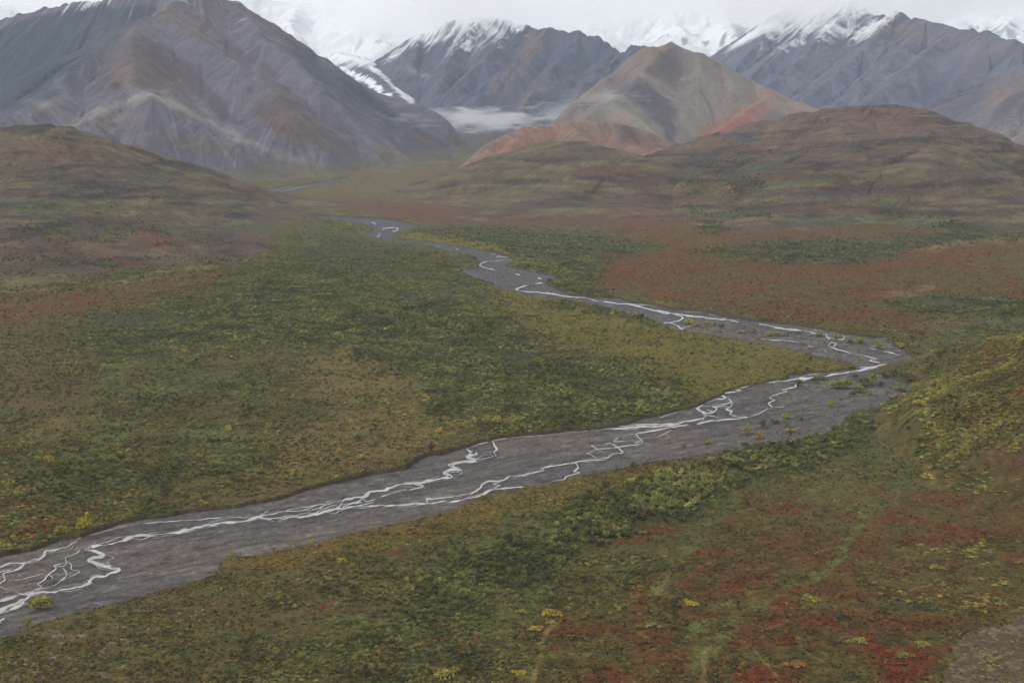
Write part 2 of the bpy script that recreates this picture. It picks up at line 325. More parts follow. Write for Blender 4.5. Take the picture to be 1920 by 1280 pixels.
C = mix(C, RED, smooth(0.72, 1.0, n2 + 0.3 * n3) * smooth(750, 900, GY) * 0.7)
C = mix(C, GRN, zone(Z_LGRN, 40) * smooth(-0.1, 0.6, n4) * 0.8)
C = mix(C, DGR, zone(Z_NTH, 24) * 0.7)
C = mix(C, lin((112, 92, 56)), zone(Z_GOLD, 24) * np.clip(0.55 + 0.6 * n2, 0, 0.85))
TR = np.zeros(GX.shape)
for pts, w in (([(690,1205),(800,1180),(960,1150),(1030,1105),(1060,1060)], 18), ([(1320,1290),(1330,1200),(1400,1150),(1440,1110),(1500,1085)], 24), ([(1240,1110),(1280,1060),(1320,1000),(1370,920)], 16), ([(1400,1150),(1330,1165),(1280,1190)], 18), ([(640,1230),(820,1215),(950,1180)], 10), ([(1500,1085),(1560,1050),(1600,990),(1640,950)], 12)):
    ml = line(pts, w * 1.5); ml = ml * smooth(-0.45, 0.35, n5 * 0.7 + n2 * 0.5); TR = np.maximum(TR, ml * 0.5)
    C = mix(C, GRN * 1.05, ml * np.clip(0.6 + 0.5 * n2 + 0.4 * n5, 0, 0.9))
for pts, w in (([(1035,1170),(1010,1205),(1000,1240),(995,1290)], 7), ([(1236,1115),(1262,1078)], 4), ([(1328,1290),(1326,1200)], 5), ([(1470,1180),(1500,1200),(1495,1215),(1540,1240)], 4), ([(1410,1215),(1450,1250),(1470,1270)], 3), ([(0,547),(120,542),(230,527),(330,510),(410,497)], 5), ([(1720,470),(1800,455),(1920,452)], 10)):
    TR = np.maximum(TR, line(pts, w * 1.2))
    C = mix(C, lin((126, 110, 78)), line(pts, w * 1.2) * np.clip(0.8 + 0.4 * n5, 0, 0.95))
C = mix(C, lin((140, 120, 104)), np.maximum(ell(wx, wy, 1740, 542, 14, 5), ell(wx, wy, 1690, 550, 22, 3)) * 0.8)
C = mix(C, lin((112, 96, 74)), ell(wx, wy, 1800, 607, 90, 7, -6) * 0.7)
stone = smooth(0.62, 0.75, fbm(gx / 3.2, gy / 3.2, 2, 51) + 0.25 * n2) * np.maximum(ell(GX, GY, 200, 1185, 150, 40, -14), ell(GX, GY, 90, 1250, 160, 40))
C = mix(C, lin((150, 146, 138)), stone * 0.7)
pad = smooth(-6, 6, sdist(Z_PAD, wx, wy) + 22 * n5 + 12 * n3)
C = mix(C, mix(np.zeros_like(C) + lin((94, 80, 64)), lin((120, 108, 94)), smooth(0, 0.8, n3 * 0.5 + n6 * 0.7)), pad)
C = mix(C, lin((104, 84, 66)), zone(Z_CUT, 8) * 0.6)
C = mix(C, YEL, smooth(-26, -6, river_sd) * smooth(900, 500, GY) * smooth(-0.1, 0.5, n4) * 0.5)
C = mix(C, DGR * 0.75, smooth(0.3, 0.75, n3 * 0.6 + n6 * 0.5) * 0.65 * (1 - pad))
C = mix(C, lin((122, 112, 74)), smooth(0.35, 0.8, -n3 * 0.5 - n6 * 0.5) * 0.45 * (1 - pad))
bank = smooth(-3.0, 0.0, river_sd)
C = mix(C, lin((72, 58, 50)), bank)
C = np.where((bank > 0.5)[..., None], C, vivid(C, 1.28, 0.88)).astype(np.float32)
pxs_g, pys_g, C_g = pxs, pys, C
ground = structure(grid_mesh('valley_floor', gx, gy, gz, C, M_GROUND))

# ---- gravel bed of the braided river, sloughed 1.5 m below the tundra
bed = (river_sd > -9) & (GX > -420) & (GX < 2340)
seg = np.array(STREAMS[0][1] + STREAMS[1][1], float).reshape(-1, 2)
sx, sy = on_ground(seg[:, 0], seg[:, 1])
sel = bed
bx, by = gx[sel], gy[sel]
best = np.full(bx.shape, 1e18); uu = np.zeros(bx.shape); vv = np.zeros(bx.shape)
step = list(range(0, len(sx) - 4, 4)); cum = 0
for i in step:
    ax, ay, cx, cy = sx[i], sy[i], sx[i + 4], sy[i + 4]
    ex, ey = cx - ax, cy - ay; L = math.hypot(ex, ey) + 1e-9
    t = np.clip(((bx - ax) * ex + (by - ay) * ey) / L / L, 0, 1)
    d = np.hypot(bx - ax - ex * t, by - ay - ey * t)
    u = d < best
    best = np.where(u, d, best); uu = np.where(u, cum + t * L, uu)
    vv = np.where(u, ((bx - ax) * ey - (by - ay) * ex) / L, vv); cum += L
rot = 0.62
al = bx * math.cos(rot) + by * math.sin(rot); ac = -bx * math.sin(rot) + by * math.cos(rot)
g1 = fbm(al / 55, ac / 5.0, 4, 61); g2 = fbm(al / 30, ac / 2.0, 3, 62); g3 = fbm(bx / 30, by / 30, 4, 63); g4 = fbm(bx / 1.7, by / 1.7, 2, 64)
gc = np.zeros(bx.shape + (3,), np.float32) + lin((106, 100, 98))
gc = mix(gc, lin((114, 108, 103)), smooth(-0.1, 0.8, g3) * 0.6)
gc = mix(gc, lin((80, 76, 76)), smooth(0.1, 0.8, g1) * 0.55)
gc = mix(gc, lin((70, 64, 62)), smooth(0.5, 0.75, g2) * 0.5)
gc = mix(gc, lin((140, 136, 132)), smooth(0.62, 0.85, -g2 + 0.3 * g1) * 0.4)
gc = mix(gc, lin((74, 62, 54)), smooth(5, -3, river_sd[sel]) * 0.55)
lines = np.concatenate([np.stack([P[:-1], P[1:]], 1) for P in (np.array(p, float).reshape(-1, 2) for w_, p in STREAMS if w_ > 2.4)])
wd_ = np.full(bx.shape, 1e3); ppx, ppy = GX[sel], GY[sel]
order = np.argsort(ppx); sxs = ppx[order]
for (ax, ay), (cx, cy) in lines:                               # damp margin beside the water
    i0, i1 = np.searchsorted(sxs, [min(ax, cx) - 9, max(ax, cx) + 9]); ii = order[i0:i1]
    x_, y_ = ppx[ii], ppy[ii] * 1.9; ex, ey = cx - ax, (cy - ay) * 1.9
    t = np.clip(((x_ - ax) * ex + (y_ - ay * 1.9) * ey) / (ex * ex + ey * ey + 1e-9), 0, 1)
    wd_[ii] = np.minimum(wd_[ii], np.hypot(x_ - ax - ex * t, y_ - ay * 1.9 - ey * t))
gc = mix(gc, lin((74, 70, 70)), smooth(9, 2, wd_ + 3 * g3) * 0.5)
g5 = fbm(bx / 70 + 9, by / 70, 3, 65)
gc = mix(gc, lin((120, 106, 92)), smooth(0.0, 0.7, g5) * 0.28)
gc = mix(gc, lin((88, 86, 90)), smooth(0.0, 0.7, -g5) * 0.35)
g6 = fbm(al / 8, ac / 3.0, 3, 66)
gc = mix(gc, lin((66, 60, 56)), smooth(0.45, 0.7, g6) * 0.6)
gc = mix(gc, lin((146, 140, 132)), smooth(0.5, 0.75, -g6) * 0.45)
gc = mix(gc, lin((88, 88, 96)), smooth(640, 480, GY[sel]) * 0.7)  # upper reaches tinted blue-grey: distance haze painted into the gravel
gc = gc * (1 + 0.2 * g4)[..., None] * np.array([0.80, 0.775, 0.75], np.float32)
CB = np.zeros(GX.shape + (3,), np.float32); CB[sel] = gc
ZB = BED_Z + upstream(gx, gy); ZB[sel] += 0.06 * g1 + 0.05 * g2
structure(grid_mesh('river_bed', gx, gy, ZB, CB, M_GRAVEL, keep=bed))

# ---- the silty streams
SHALLOW, DEEP = lin((142, 137, 130)), np.array((0.35, 0.34, 0.31), np.float32)
def stream_mesh():
    V = []; Fq = []; Cv = []
    for w, pts in STREAMS:
        P = np.array(pts, float).reshape(-1, 2)
        # smooth resample (Catmull-Rom) every ~2.5 px
        out = []
        for i in range(len(P) - 1):
            p0 = P[max(i - 1, 0)]; p1 = P[i]; p2 = P[i + 1]; p3 = P[min(i + 2, len(P) - 1)]
            m1 = (p2 - p0) * 0.35; m2 = (p3 - p1) * 0.35
            n = max(2, int(np.linalg.norm(p2 - p1) / 2.5))
            for k in range(n):
                t = k / n; t2 = t * t; t3 = t2 * t
                out.append((2 * t3 - 3 * t2 + 1) * p1 + (t3 - 2 * t2 + t) * m1 + (-2 * t3 + 3 * t2) * p2 + (t3 - t2) * m2)
        out.append(P[-1]); Q = np.array(out)
        q3 = np.arange(len(Q)); WW = w * np.where(Q[:, 1] < 640, 1.0, 0.72 + np.clip((Q[:, 1] - 640) / 1600, 0, 0.2))
        jit = np.stack([fbm(q3 / 5 + w * 13, q3 * 0 + P[0, 0], 2, 71), fbm(q3 / 5 + w * 7, q3 * 0 + P[0, 1], 2, 72)], 1) * np.array([1.3, 0.6]) * min(1.8, 0.45 + w * 0.15)
        jit[0] = 0; jit[-1] = 0
        Q = Q + jit
        T = np.gradient(Q, axis=0); T[:, 1] *= 1.7
        T /= np.linalg.norm(T, axis=1)[:, None] + 1e-9
        Nn = np.stack([-T[:, 1], T[:, 0] / 1.7], 1)
        k = 0.62 + 0.75 * fbm(q3 / 6 + P[0, 0], q3 * 0 + w, 2, 73)
        k2 = 0.62 + 0.75 * fbm(q3 / 6 - P[0, 1], q3 * 0 + w, 2, 74)
        e = np.clip(np.minimum(q3, len(Q) - 1 - q3) / 3.0 + 0.35, 0, 1)
        da = (WW * 0.62 * np.clip(k, 0.14, 1.35) * e)[:, None]; db = (WW * 0.62 * np.clip(k2, 0.14, 1.35) * e)[:, None]
        rows = (Q + Nn * da, Q + Nn * da * 0.5, Q - Nn * db * 0.5, Q - Nn * db)
        zz = BED_Z + 0.12 + 0.004 * ((len(V) // 4) % 9)
        b0 = sum(len(v) for v in V)
        n = len(Q); i = np.arange(n - 1)
        depth = np.clip(0.55 + 0.5 * fbm(q3 / 7 + P[0, 1], q3 * 0, 2, 75), 0.25, 1) * min(1.0, 0.55 + w / 12)
        for j, R in enumerate(rows):
            xa, ya = on_ground(R[:, 0], R[:, 1], zz)
            V.append(np.stack([xa, ya, zz + upstream(xa, ya)], 1))
            Cv.append(mix(np.zeros((n, 3), np.float32) + SHALLOW, DEEP, depth if j in (1, 2) else depth * 0.2))
            if j: Fq.append(np.stack([b0 + i + (j - 1) * n, b0 + i + 1 + (j - 1) * n, b0 + n * j + i + 1, b0 + n * j + i], 1))
    return np.concatenate(V), np.concatenate(Fq), np.concatenate(Cv)
mw, nt, out = node_mat('silty_water')
b = N(nt, 'ShaderNodeBsdfPrincipled'); b.inputs['Base Color'].default_value = (0.40, 0.385, 0.35, 1); b.inputs['Roughness'].default_value = 0.12; b.inputs['IOR'].default_value = 1.33
no = N(nt, 'ShaderNodeTexNoise'); no.inputs['Scale'].default_value = 0.7; no.inputs['Detail'].default_value = 3
tc = N(nt, 'ShaderNodeTexCoord'); nt.links.new(tc.outputs['Object'], no.inputs['Vector'])
bp = N(nt, 'ShaderNodeBump'); bp.inputs['Strength'].default_value = 0.25; bp.inputs['Distance'].default_value = 0.15
nt.links.new(no.outputs['Fac'], bp.inputs['Height']); nt.links.new(bp.outputs['Normal'], b.inputs['Normal'])
wc = N(nt, 'ShaderNodeAttribute', attribute_name='Col'); nt.links.new(wc.outputs['Color'], b.inputs['Base Color'])
nt.links.new(b.outputs['BSDF'], out.inputs['Surface'])
V, Fq, Cv = stream_mesh()
structure(raw_mesh('river', V, Fq, Cv, mw, smooth_=False))
# ================================================================== MOUNTAINS AND HILLS (ridge skeletons grown into slopes)
def heightfield(X, Y, ridges, k, D, wnoise=0.12, wscale=300.0, seed=0):
    """upper envelope of slopes falling away from ridge lines; returns height, streak coordinate u, distance d"""
    warp = 1 + wnoise * fbm(X / wscale, Y / wscale, 4, seed + 5) * 1.6
    Hs = []; U = []; Dd = []
    for ri, (pts, s, w) in enumerate(ridges):
        P = np.array(pts, float).reshape(-1, 3)
        rx, ry, rz = at(P[:, 0], P[:, 1], P[:, 2])
        bh = np.full(X.shape, -1e9); bu = np.zeros(X.shape); bd = np.zeros(X.shape); cum = 0.0
        for i in range(len(rx) - 1):
            ex, ey = rx[i + 1] - rx[i], ry[i + 1] - ry[i]; L = math.hypot(ex, ey) + 1e-6
            t0 = ((X - rx[i]) * ex + (Y - ry[i]) * ey) / (L * L)
            t = np.clip(t0, 0, 1)
            qx, qy = X - rx[i] - ex * t, Y - ry[i] - ey * t
            d = np.hypot(qx, qy)
            dd = np.sqrt((d * warp) ** 2 + w * w) - w
            h = rz[i] + (rz[i + 1] - rz[i]) * t - s * D * (1 - np.exp(-dd / D))
            g = h > bh
            side = np.sign(qx * ey - qy * ex)
            fan = np.where(t0 != t, np.arctan2(qy, qx) * 90, 0)
            bu = np.where(g, cum + t * L + side * 4000 + fan, bu); bd = np.where(g, d, bd); bh = np.where(g, h, bh)
            cum += L
        Hs.append(bh); U.append(bu + ri * 977); Dd.append(bd)
    Hs = np.stack(Hs); m = Hs.max(0); am = Hs.argmax(0)
    H = m + k * np.log(np.exp((Hs - m) / k).sum(0))
    u = np.take_along_axis(np.stack(U), am[None], 0)[0]; d = np.take_along_axis(np.stack(Dd), am[None], 0)[0]
    return H, u, d

HILLS = []
def landform(name, ridges, k, D, px, Yr, step, color, mat, seed, rill=0.0, rlen=40.0, rock=0.0, rockscale=60.0, pstep=2.0, wnoise=0.12, wscale=300.0, fan=6.0, fold=0.0):
    pxs = np.arange(px[0], px[1], pstep); ys = np.arange(Yr[0], Yr[1], step)
    PXg, Yg = np.meshgrid(pxs, ys)
    X, Y, _ = at(PXg, np.full(PXg.shape, 300.0), Yg)
    X = (PXg - 960) / FPX * Yg / CP
    H, u, d = heightfield(X, Y, ridges, k, D, wnoise, wscale, seed)
    up = upstream(X, Y)
    rel = H - up
    toe = smooth(0, 60, rel)
    if rill > 0:
        a = np.minimum(d / 120, 1) * toe
        r = 1 - np.abs(fbm(u / rlen, d / (rlen * 9), 3, seed + 1)) * 2
        r2 = 1 - np.abs(fbm(u / (rlen * 3.7), d / (rlen * 25), 2, seed + 2)) * 2
        H = H + rill * (r + 2.2 * r2) * a
    if fold > 0:
        H = H + fold * (1 - 2 * np.abs(fbm((X + 0.4 * Y) / 420 + 3, (d + 60 * fbm(X / 200, Y / 200, 3, seed + 41)) / 75, 3, seed + 40))) * toe
    if rock > 0:
        rr = 1 - 2 * np.abs(fbm(X / rockscale, Y / rockscale, 5, seed + 3))
        H = H + rock * rr * toe * np.exp(-d / 260)
    H = H + (fbm(X / 120, Y / 120, 4, seed + 4) * min(6.0, 0.6 * k) + (1 - 2 * np.abs(fbm(X / 48, Y / 60, 3, seed + 6))) * min(1.6, 0.2 * k)) * toe
    rel = H - up
    H = up - 1.8 + fan * np.logaddexp(0, rel / fan)          # the foot runs out into the floor
    fpx, fpy = project(X, Y, H)
    wx = fpx + fbm(X / 90, Y / 90, 3, seed + 8) * 14; wy = fpy + fbm(X / 90 + 50, Y / 90, 3, seed + 9) * 7
    rel = H - up
    gu, gv = np.gradient(H); 
    slope = np.hypot(gv / np.maximum(np.gradient(X, axis=1), 1), gu / step)
    C = color(dict(X=X, Y=Y, H=H, rel=rel, u=u, d=d, px=wx, py=wy, fx=fpx, fy=fpy, slope=slope, s=seed))
    o = structure(grid_mesh(name, X, Y, H, C, mat, keep=rel > -1.2))
    return (pxs, ys, H)

def streaks(g, a=14.0, b=260.0, o=3, s=0): return fbm(g['u'] / a, g['d'] / b, o, g['s'] + 100 + s)
def polys(C, g, items):
    for poly, col, st, soft in items:
        m = smooth(-soft, soft, sdist(poly, g['px'], g['py'], pad=30))
        C = mix(C, lin(col) * 0.86 * np.clip(0.55 + C.mean(-1, keepdims=True) / max(float(C.mean()), 1e-4) * 0.45, 0.5, 1.5), m * st)
    return C
def blobs(C, g, items):
    for it in items:
        cx, cy, rx, ry, rot, col, st = it
        m = ell(g['px'], g['py'], cx, cy, rx, ry, rot)
        C = mix(C, lin(col) * 0.86 * np.clip(0.6 + C.mean(-1, keepdims=True) / max(float(C.mean()), 1e-4) * 0.4, 0.5, 1.5), np.clip(m * 1.25, 0, 1) * st)
    return C

# ---------------------------------------------------------------- tundra hills
def hill_color(seed, tops, extra=()):
    def f(g):
        X, Y, H = g['X'], g['Y'], g['H']
        n1 = fbm(X / 260, Y / 260 + H / 40, 4, seed + 21); n2 = fbm(X / 70 + n1 * 0.6, H / 12 + Y / 120 + n1 * 1.5, 4, seed + 22); n3 = fbm(X / 25, Y / 25, 3, seed + 23)
        n4 = fbm(X / 150, H / 14 + Y / 200, 3, seed + 24)
        n5 = fbm((X + 0.6 * Y) / 110 + n1, H / 8 + (Y - 0.5 * X) / 170 + 1.6 * n1, 4, seed + 25)
        C = np.zeros(X.shape + (3,), np.float32) + lin((94, 82, 60))
        C = mix(C, lin((104, 70, 56)), smooth(-0.3, 0.7, n1) * 0.8)
        C = mix(C, lin((82, 70, 62)), smooth(0.0, 0.7, n2) * 0.7)
        C = mix(C, lin((112, 102, 70)), smooth(0.05, 0.7, -n4) * 0.7)
        C = mix(C, lin((84, 86, 54)), smooth(0.25, 0.8, n4 + 0.4 * n3 - g['rel'] / 160) * 0.7)
        C = mix(C, lin((62, 54, 50)), smooth(0.25, 0.7, n1 * 0.5 - n2 * 0.6 + 0.2 * n3) * 0.6)
        C = mix(C, tops, smooth(70, 170, g['rel'] + 25 * n2) * 0.7)
        C = mix(C, lin((54, 48, 46)), smooth(0.28, 0.6, n5 + 0.3 * n3) * 0.75)
        C = mix(C, lin((120, 110, 78)), smooth(0.4, 0.8, -n5 + 0.2 * n3) * 0.5)
        return blobs(C, g, extra) * np.array([0.9, 0.86, 0.92], np.float32) * (1 + 0.2 * n3)[..., None]
    return f

left_hill = [((-900,215,2500,-300,222,2480,0,241,2450,80,239,2450,140,256,2500,220,274,2600,300,301,2700,380,333,2750,450,360,2780,500,386,2700,540,402,2620), .5, 90),
    ((-500,238,2460,-520,330,2100,-540,420,1750,-560,480,1550), .55, 90), ((-200,238,2460,-210,330,2100,-220,420,1750,-230,500,1500), .55, 90), ((80,239,2450,60,330,2110,40,425,1760,20,505,1540), .55, 90),
    ((220,274,2600,225,350,2250,240,425,1950,250,468,1790), .55, 80), ((370,330,2740,390,385,2350,400,435,2080,410,472,1900), .55, 60),
    ((270,455,1830,330,452,1830,380,470,1830), .3, 25), ((120,470,1700,170,462,1740,215,480,1730), .3, 25)]
mid_hill = [((835,346,3500,900,319,3350,960,298,3250,1020,281,3150,1070,266,3050,1120,278,2950,1180,296,2900,1250,323,2850,1330,351,2750,1400,380,2600), .5, 90),
    ((1070,266,3050,1060,320,2850,1030,368,2660,960,400,2500), .5, 70), ((1150,290,2920,1170,330,2780,1180,370,2620), .5, 60),
    ((920,408,2420,1000,389,2450,1080,377,2500,1180,386,2480,1290,404,2400), .5, 50)]
right_hill = [((1200,350,3400,1245,322,3300,1330,282,3200,1400,246,3150,1480,222,3100,1560,207,3050,1650,203,3000,1710,209,2950,1780,241,2900,1850,281,2850,1920,319,2800,2050,370,2700), .46, 90),
    ((1600,206,3020,1600,250,2800,1560,302,2600,1500,352,2450,1420,404,2280), .5, 90), ((1680,207,2980,1720,262,2700,1760,312,2500,1820,362,2350,1910,408,2230), .5, 90),
    ((1420,245,3120,1390,300,2950,1350,350,2750), .5, 60), ((1780,245,2900,1850,310,2700,1940,350,2550,2100,380,2400), .5, 80)]
knoll = [((1702,686,985,1725,670,985,1760,654,980,1810,640,965,1870,630,945,1950,618,920,2100,590,900,2400,540,880), .55, 12),
    ((1790,748,815,1820,722,808,1850,704,800,1920,673,785,2050,620,770,2400,540,760), .6, 12), ((1815,868,705,1870,845,700,1930,800,700,2050,740,700,2400,640,700), .5, 12)]
def knoll_color(g):
    X, Y, H = g['X'], g['Y'], g['H']
    n1 = fbm(X / 40, Y / 40, 4, 401); n2 = fbm(X / 12, Y / 12, 4, 402); n3 = fbm(X / 3, Y / 3, 2, 403)
    C = np.zeros(X.shape + (3,), np.float32) + lin((92, 82, 50))
    C = mix(C, lin((104, 70, 50)), smooth(0.0, 0.8, n1) * 0.7)
    C = mix(C, lin((70, 70, 44)), smooth(0.1, 0.7, n2) * 0.7)
    C = blobs(C, g, [(1870, 668, 60, 16, -10, (112, 70, 54), .9), (1890, 860, 60, 22, -10, (92, 70, 50), .7), (1900, 745, 36, 10, -30, (108, 62, 50), .6)])
    return vivid(C, 1.15, 0.95) * (1 + 0.25 * n3)[..., None]

HILLS.append(landform('left_hill', left_hill, 8, 1e4, (-420, 700), (1150, 3400), 6.0, hill_color(200, lin((104, 92, 64)), [(100,285,110,10,4,(108,72,60),.7),(130,340,110,14,5,(72,62,56),.6),(60,385,120,10,2,(70,78,50),.7),(300,450,40,14,15,(122,66,48),.8),(230,495,60,10,20,(120,66,48),.6),(120,505,60,6,10,(72,78,48),.7),(60,530,90,14,-8,(104,98,50),.6),(410,455,50,8,0,(60,58,48),.5)]), M_HILL, 210, fan=9, fold=3.2, rill=1.4, rlen=48))
landform('middle_hill', mid_hill, 6, 1e4, (740, 1540), (2100, 4100), 6.0, hill_color(220, lin((112, 100, 74)), [(1050,300,40,8,0,(80,68,60),.6),(990,390,60,6,-8,(74,60,58),.7),(960,350,50,5,-14,(78,96,60),.6),(1250,395,120,12,0,(112,70,58),.5)]), M_HILL, 230, fan=9, fold=3.2, rill=1.4, rlen=48)
HILLS.append(landform('right_hill', right_hill, 8, 1e4, (1120, 2340), (1950, 4000), 6.0, hill_color(240, lin((112, 88, 78)), [(1330,290,70,10,-24,(78,66,66),.8),(1400,258,30,10,0,(76,80,92),.8),(1660,220,90,14,0,(106,78,70),.7),(1440,310,60,5,-15,(72,90,56),.8),(1480,345,110,8,-8,(80,92,58),.7),(1350,400,60,8,-5,(70,86,54),.8),(1700,395,60,7,18,(72,88,54),.8),(1800,430,120,8,0,(64,76,52),.8),(1700,300,120,9,12,(72,62,60),.7),(1600,365,90,8,0,(74,62,62),.7),(1560,395,140,8,0,(112,74,60),.5)]), M_HILL, 250, fan=9, fold=3.6, rill=1.6, rlen=52))
HILLS.append(landform('right_knoll', knoll, 3, 1e4, (1560, 2700), (560, 1110), 1.6, knoll_color, M_GROUND, 270, pstep=2.0, wscale=60.0, fan=1.5))

# ---------------------------------------------------------------- orange foothills and the banded mountain
def rock_base(g, c0, c1, c2, c3, a=10.0, cool=(0.88, 0.97, 1.14)):
    s1 = streaks(g, 45, 500, 4, 0); s2 = streaks(g, a, 520, 3, 1); n = fbm(g['X'] / 300, g['Y'] / 300, 4, g['s'] + 130); s3 = streaks(g, 5, 300, 3, 2)
    C = np.zeros(g['X'].shape + (3,), np.float32) + lin(c0)
    C = mix(C, lin(c1), smooth(-0.1, 0.7, s1 + 0.4 * n) * 0.85)
    C = mix(C, lin(c2), smooth(0.15, 0.75, s2 + 0.3 * n) * 0.6)
    C = mix(C, lin(c3), smooth(0.35, 0.85, -s2 + 0.3 * s1) * 0.5)
    return C * (0.86 * np.array(cool, np.float32)) * (1 + 0.15 * s3 + 0.15 * s2)[..., None], s1, s2, n  # cool tint puts some blue of the distance haze into the rock

foot = [((835,338,3680,880,305,3750,930,263,3850,985,240,3950,1060,230,4000,1150,233,4050,1200,243,4000,1250,266,3900,1295,300,3750), .85, 25),
    ((985,240,3950,950,280,3780,900,318,3620), .85, 20), ((1060,231,4000,1090,255,3850,1120,280,3700), .85, 20), ((1155,234,4050,1185,262,3880,1215,295,3700), .85, 14), ((1205,244,4000,1240,280,3800,1260,310,3620), .85, 12)]
def foot_color(g):
    C, s1, s2, n = rock_base(g, (146, 116, 98), (132, 106, 92), (114, 92, 84), (172, 150, 130), cool=(0.95, 1.0, 1.06))
    C = blobs(C, g, [(960,285,95,22,-28,(158,110,90),.85),(905,325,60,10,-22,(164,108,88),.8),(1060,248,80,9,4,(150,116,92),.7),(1010,255,60,8,-10,(154,112,94),.7),(1170,250,26,14,35,(86,70,70),.95),(1210,262,30,12,20,(112,84,76),.8),(1230,290,60,14,30,(154,108,88),.8),(1120,262,40,9,20,(150,106,92),.6),(1190,300,50,12,25,(152,110,92),.7),(930,305,14,9,-30,(92,82,80),.9),(1060,285,60,10,10,(150,116,96),.6)])
    return mix(C, lin((104, 92, 66)), smooth(28, 4, g['rel'] + 8 * n) * 0.8)
landform('orange_foothills', foot, 4, 3000, (740, 1420), (3250, 4700), 5.0, foot_color, M_ROCK, 300, rill=2.4, rlen=26, rock=5, rockscale=70, pstep=1.6)

poly_m = [((1258,80,5200,1215,89,5230,1195,102,5250,1140,142,5200,1085,187,5100,1040,230,5000,1000,262,4900), 1.1, 26),
    ((1258,80,5200,1300,96,5200,1345,114,5250,1400,150,5250,1450,171,5200,1500,194,5100,1540,210,5000,1620,245,4900), 1.1, 26),
    ((1236,96,5140,1207,143,4900,1172,172,4780,1145,191,4650,1110,212,4550,1075,232,4460), .7, 8), ((1145,191,4650,1200,226,4450,1275,288,4180), .7, 8),
    ((1425,160,5200,1440,180,5000,1400,206,4800,1350,242,4600,1290,288,4320), .7, 10), ((1310,102,5200,1312,135,5050,1300,165,4950), .7, 8), ((1350,118,5240,1375,160,5030,1360,190,4900), .7, 14), ((1500,195,5100,1480,220,4900,1430,250,4700), .7, 12)]
def poly_color(g):
    C, s1, s2, n = rock_base(g, (142, 126, 118), (128, 112, 110), (112, 97, 100), (160, 140, 124), 12, cool=(0.95, 1.0, 1.06))
    C = polys(C, g, [([(1209,142),(1235,168),(1258,205),(1276,245),(1278,275),(1240,240),(1195,208),(1165,180)], (86,80,92), .85, 7), ([(1225,95),(1268,95),(1290,112),(1282,140),(1264,168),(1245,150),(1215,130)], (94,80,84), .7, 8),  # gully faces turned from the sun, their shade painted into the rock
        ([(1270,170),(1290,140),(1340,118),(1400,152),(1440,178),(1395,208),(1345,242),(1290,280),(1282,240),(1278,205)], (132,122,112), .7, 9), ([(1285,290),(1340,245),(1400,208),(1440,190),(1455,205),(1400,240),(1350,270),(1290,298)], (160,102,86), .8, 7), ([(1100,215),(1145,190),(1200,224),(1240,255),(1230,262),(1180,232),(1140,212)], (136,132,118), .6, 8)])  # first polygon paints the sunward slope lighter; the others are rock bands
    C = blobs(C, g, [(1245,110,40,24,0,(98,84,88),.75),(1190,180,60,22,35,(96,88,96),.8),(1240,215,40,20,40,(98,90,98),.8),(1225,100,60,10,-35,(140,116,96),.6),(1330,175,70,30,-35,(134,124,112),.7),(1140,205,26,9,-20,(134,134,118),.7),(1115,212,18,8,-30,(118,124,116),.6),(1190,205,30,14,25,(132,136,124),.7),(1140,222,50,9,-8,(150,120,104),.8),(1380,225,90,16,-33,(160,100,86),.75),(1335,262,50,10,-33,(156,92,82),.65),(1455,198,40,12,0,(152,130,110),.8),(1420,185,60,10,-28,(152,116,102),.7),(1300,280,40,9,-30,(162,108,96),.8),(1510,212,40,9,6,(156,124,110),.8),(1215,240,50,9,30,(140,132,118),.6),(1265,262,26,9,40,(108,88,88),.7),(1100,190,60,12,-40,(132,110,96),.5)])  # grey blobs by the gully repeat its painted shade and light; others rock bands
    return C
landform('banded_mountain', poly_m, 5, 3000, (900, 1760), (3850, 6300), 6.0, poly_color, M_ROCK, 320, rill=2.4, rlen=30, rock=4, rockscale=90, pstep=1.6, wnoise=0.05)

# ---------------------------------------------------------------- big left mountain
left_m = [((370,-28,4900,280,-12,4950,195,0,5000,95,12,5200,40,29,5300,0,40,5350,-120,72,5500,-400,130,5700), 1.0, 8),
    ((370,-28,4900,430,-2,4950,520,51,5000,600,107,5000,700,179,4950,770,224,4850,830,262,4700,872,292,4550,900,310,4480), 1.1, 8),
    ((345,-12,4880,300,27,4700,367,70,4550,450,117,4400,500,157,4300,567,187,4320,633,240,4180,700,292,4030,745,321,3930), .66, 10),
    ((300,27,4700,250,43,4560,215,70,4450,170,100,4350,130,133,4250,90,163,4150,60,188,4050,20,215,3950,-60,240,3850,-300,300,3700), .66, 8),
    ((250,43,4560,246,115,4220,250,168,3960,285,180,3850,320,205,3820,380,236,3790,450,271,3760,520,311,3790,575,331,3810), .66, 14),
    ((250,168,3960,200,196,3820,165,225,3700,125,258,3580), .66, 10), ((130,138,4220,105,168,4020,75,190,3870,35,213,3770,-10,236,3670), .66, 8),
    ((500,157,4300,530,200,4080,545,230,4000,600,291,3880,635,320,3850), .66, 10), ((600,107,5000,640,190,4650,690,250,4330,765,298,4100), .66, 10),
    ((440,5,4940,500,80,4650,560,120,4500,600,170,4350), .66, 10), ((-200,92,5500,-100,150,5100,-40,190,4700), .66, 10), ((755,215,4870,770,265,4600,800,305,4350), .9, 10)]
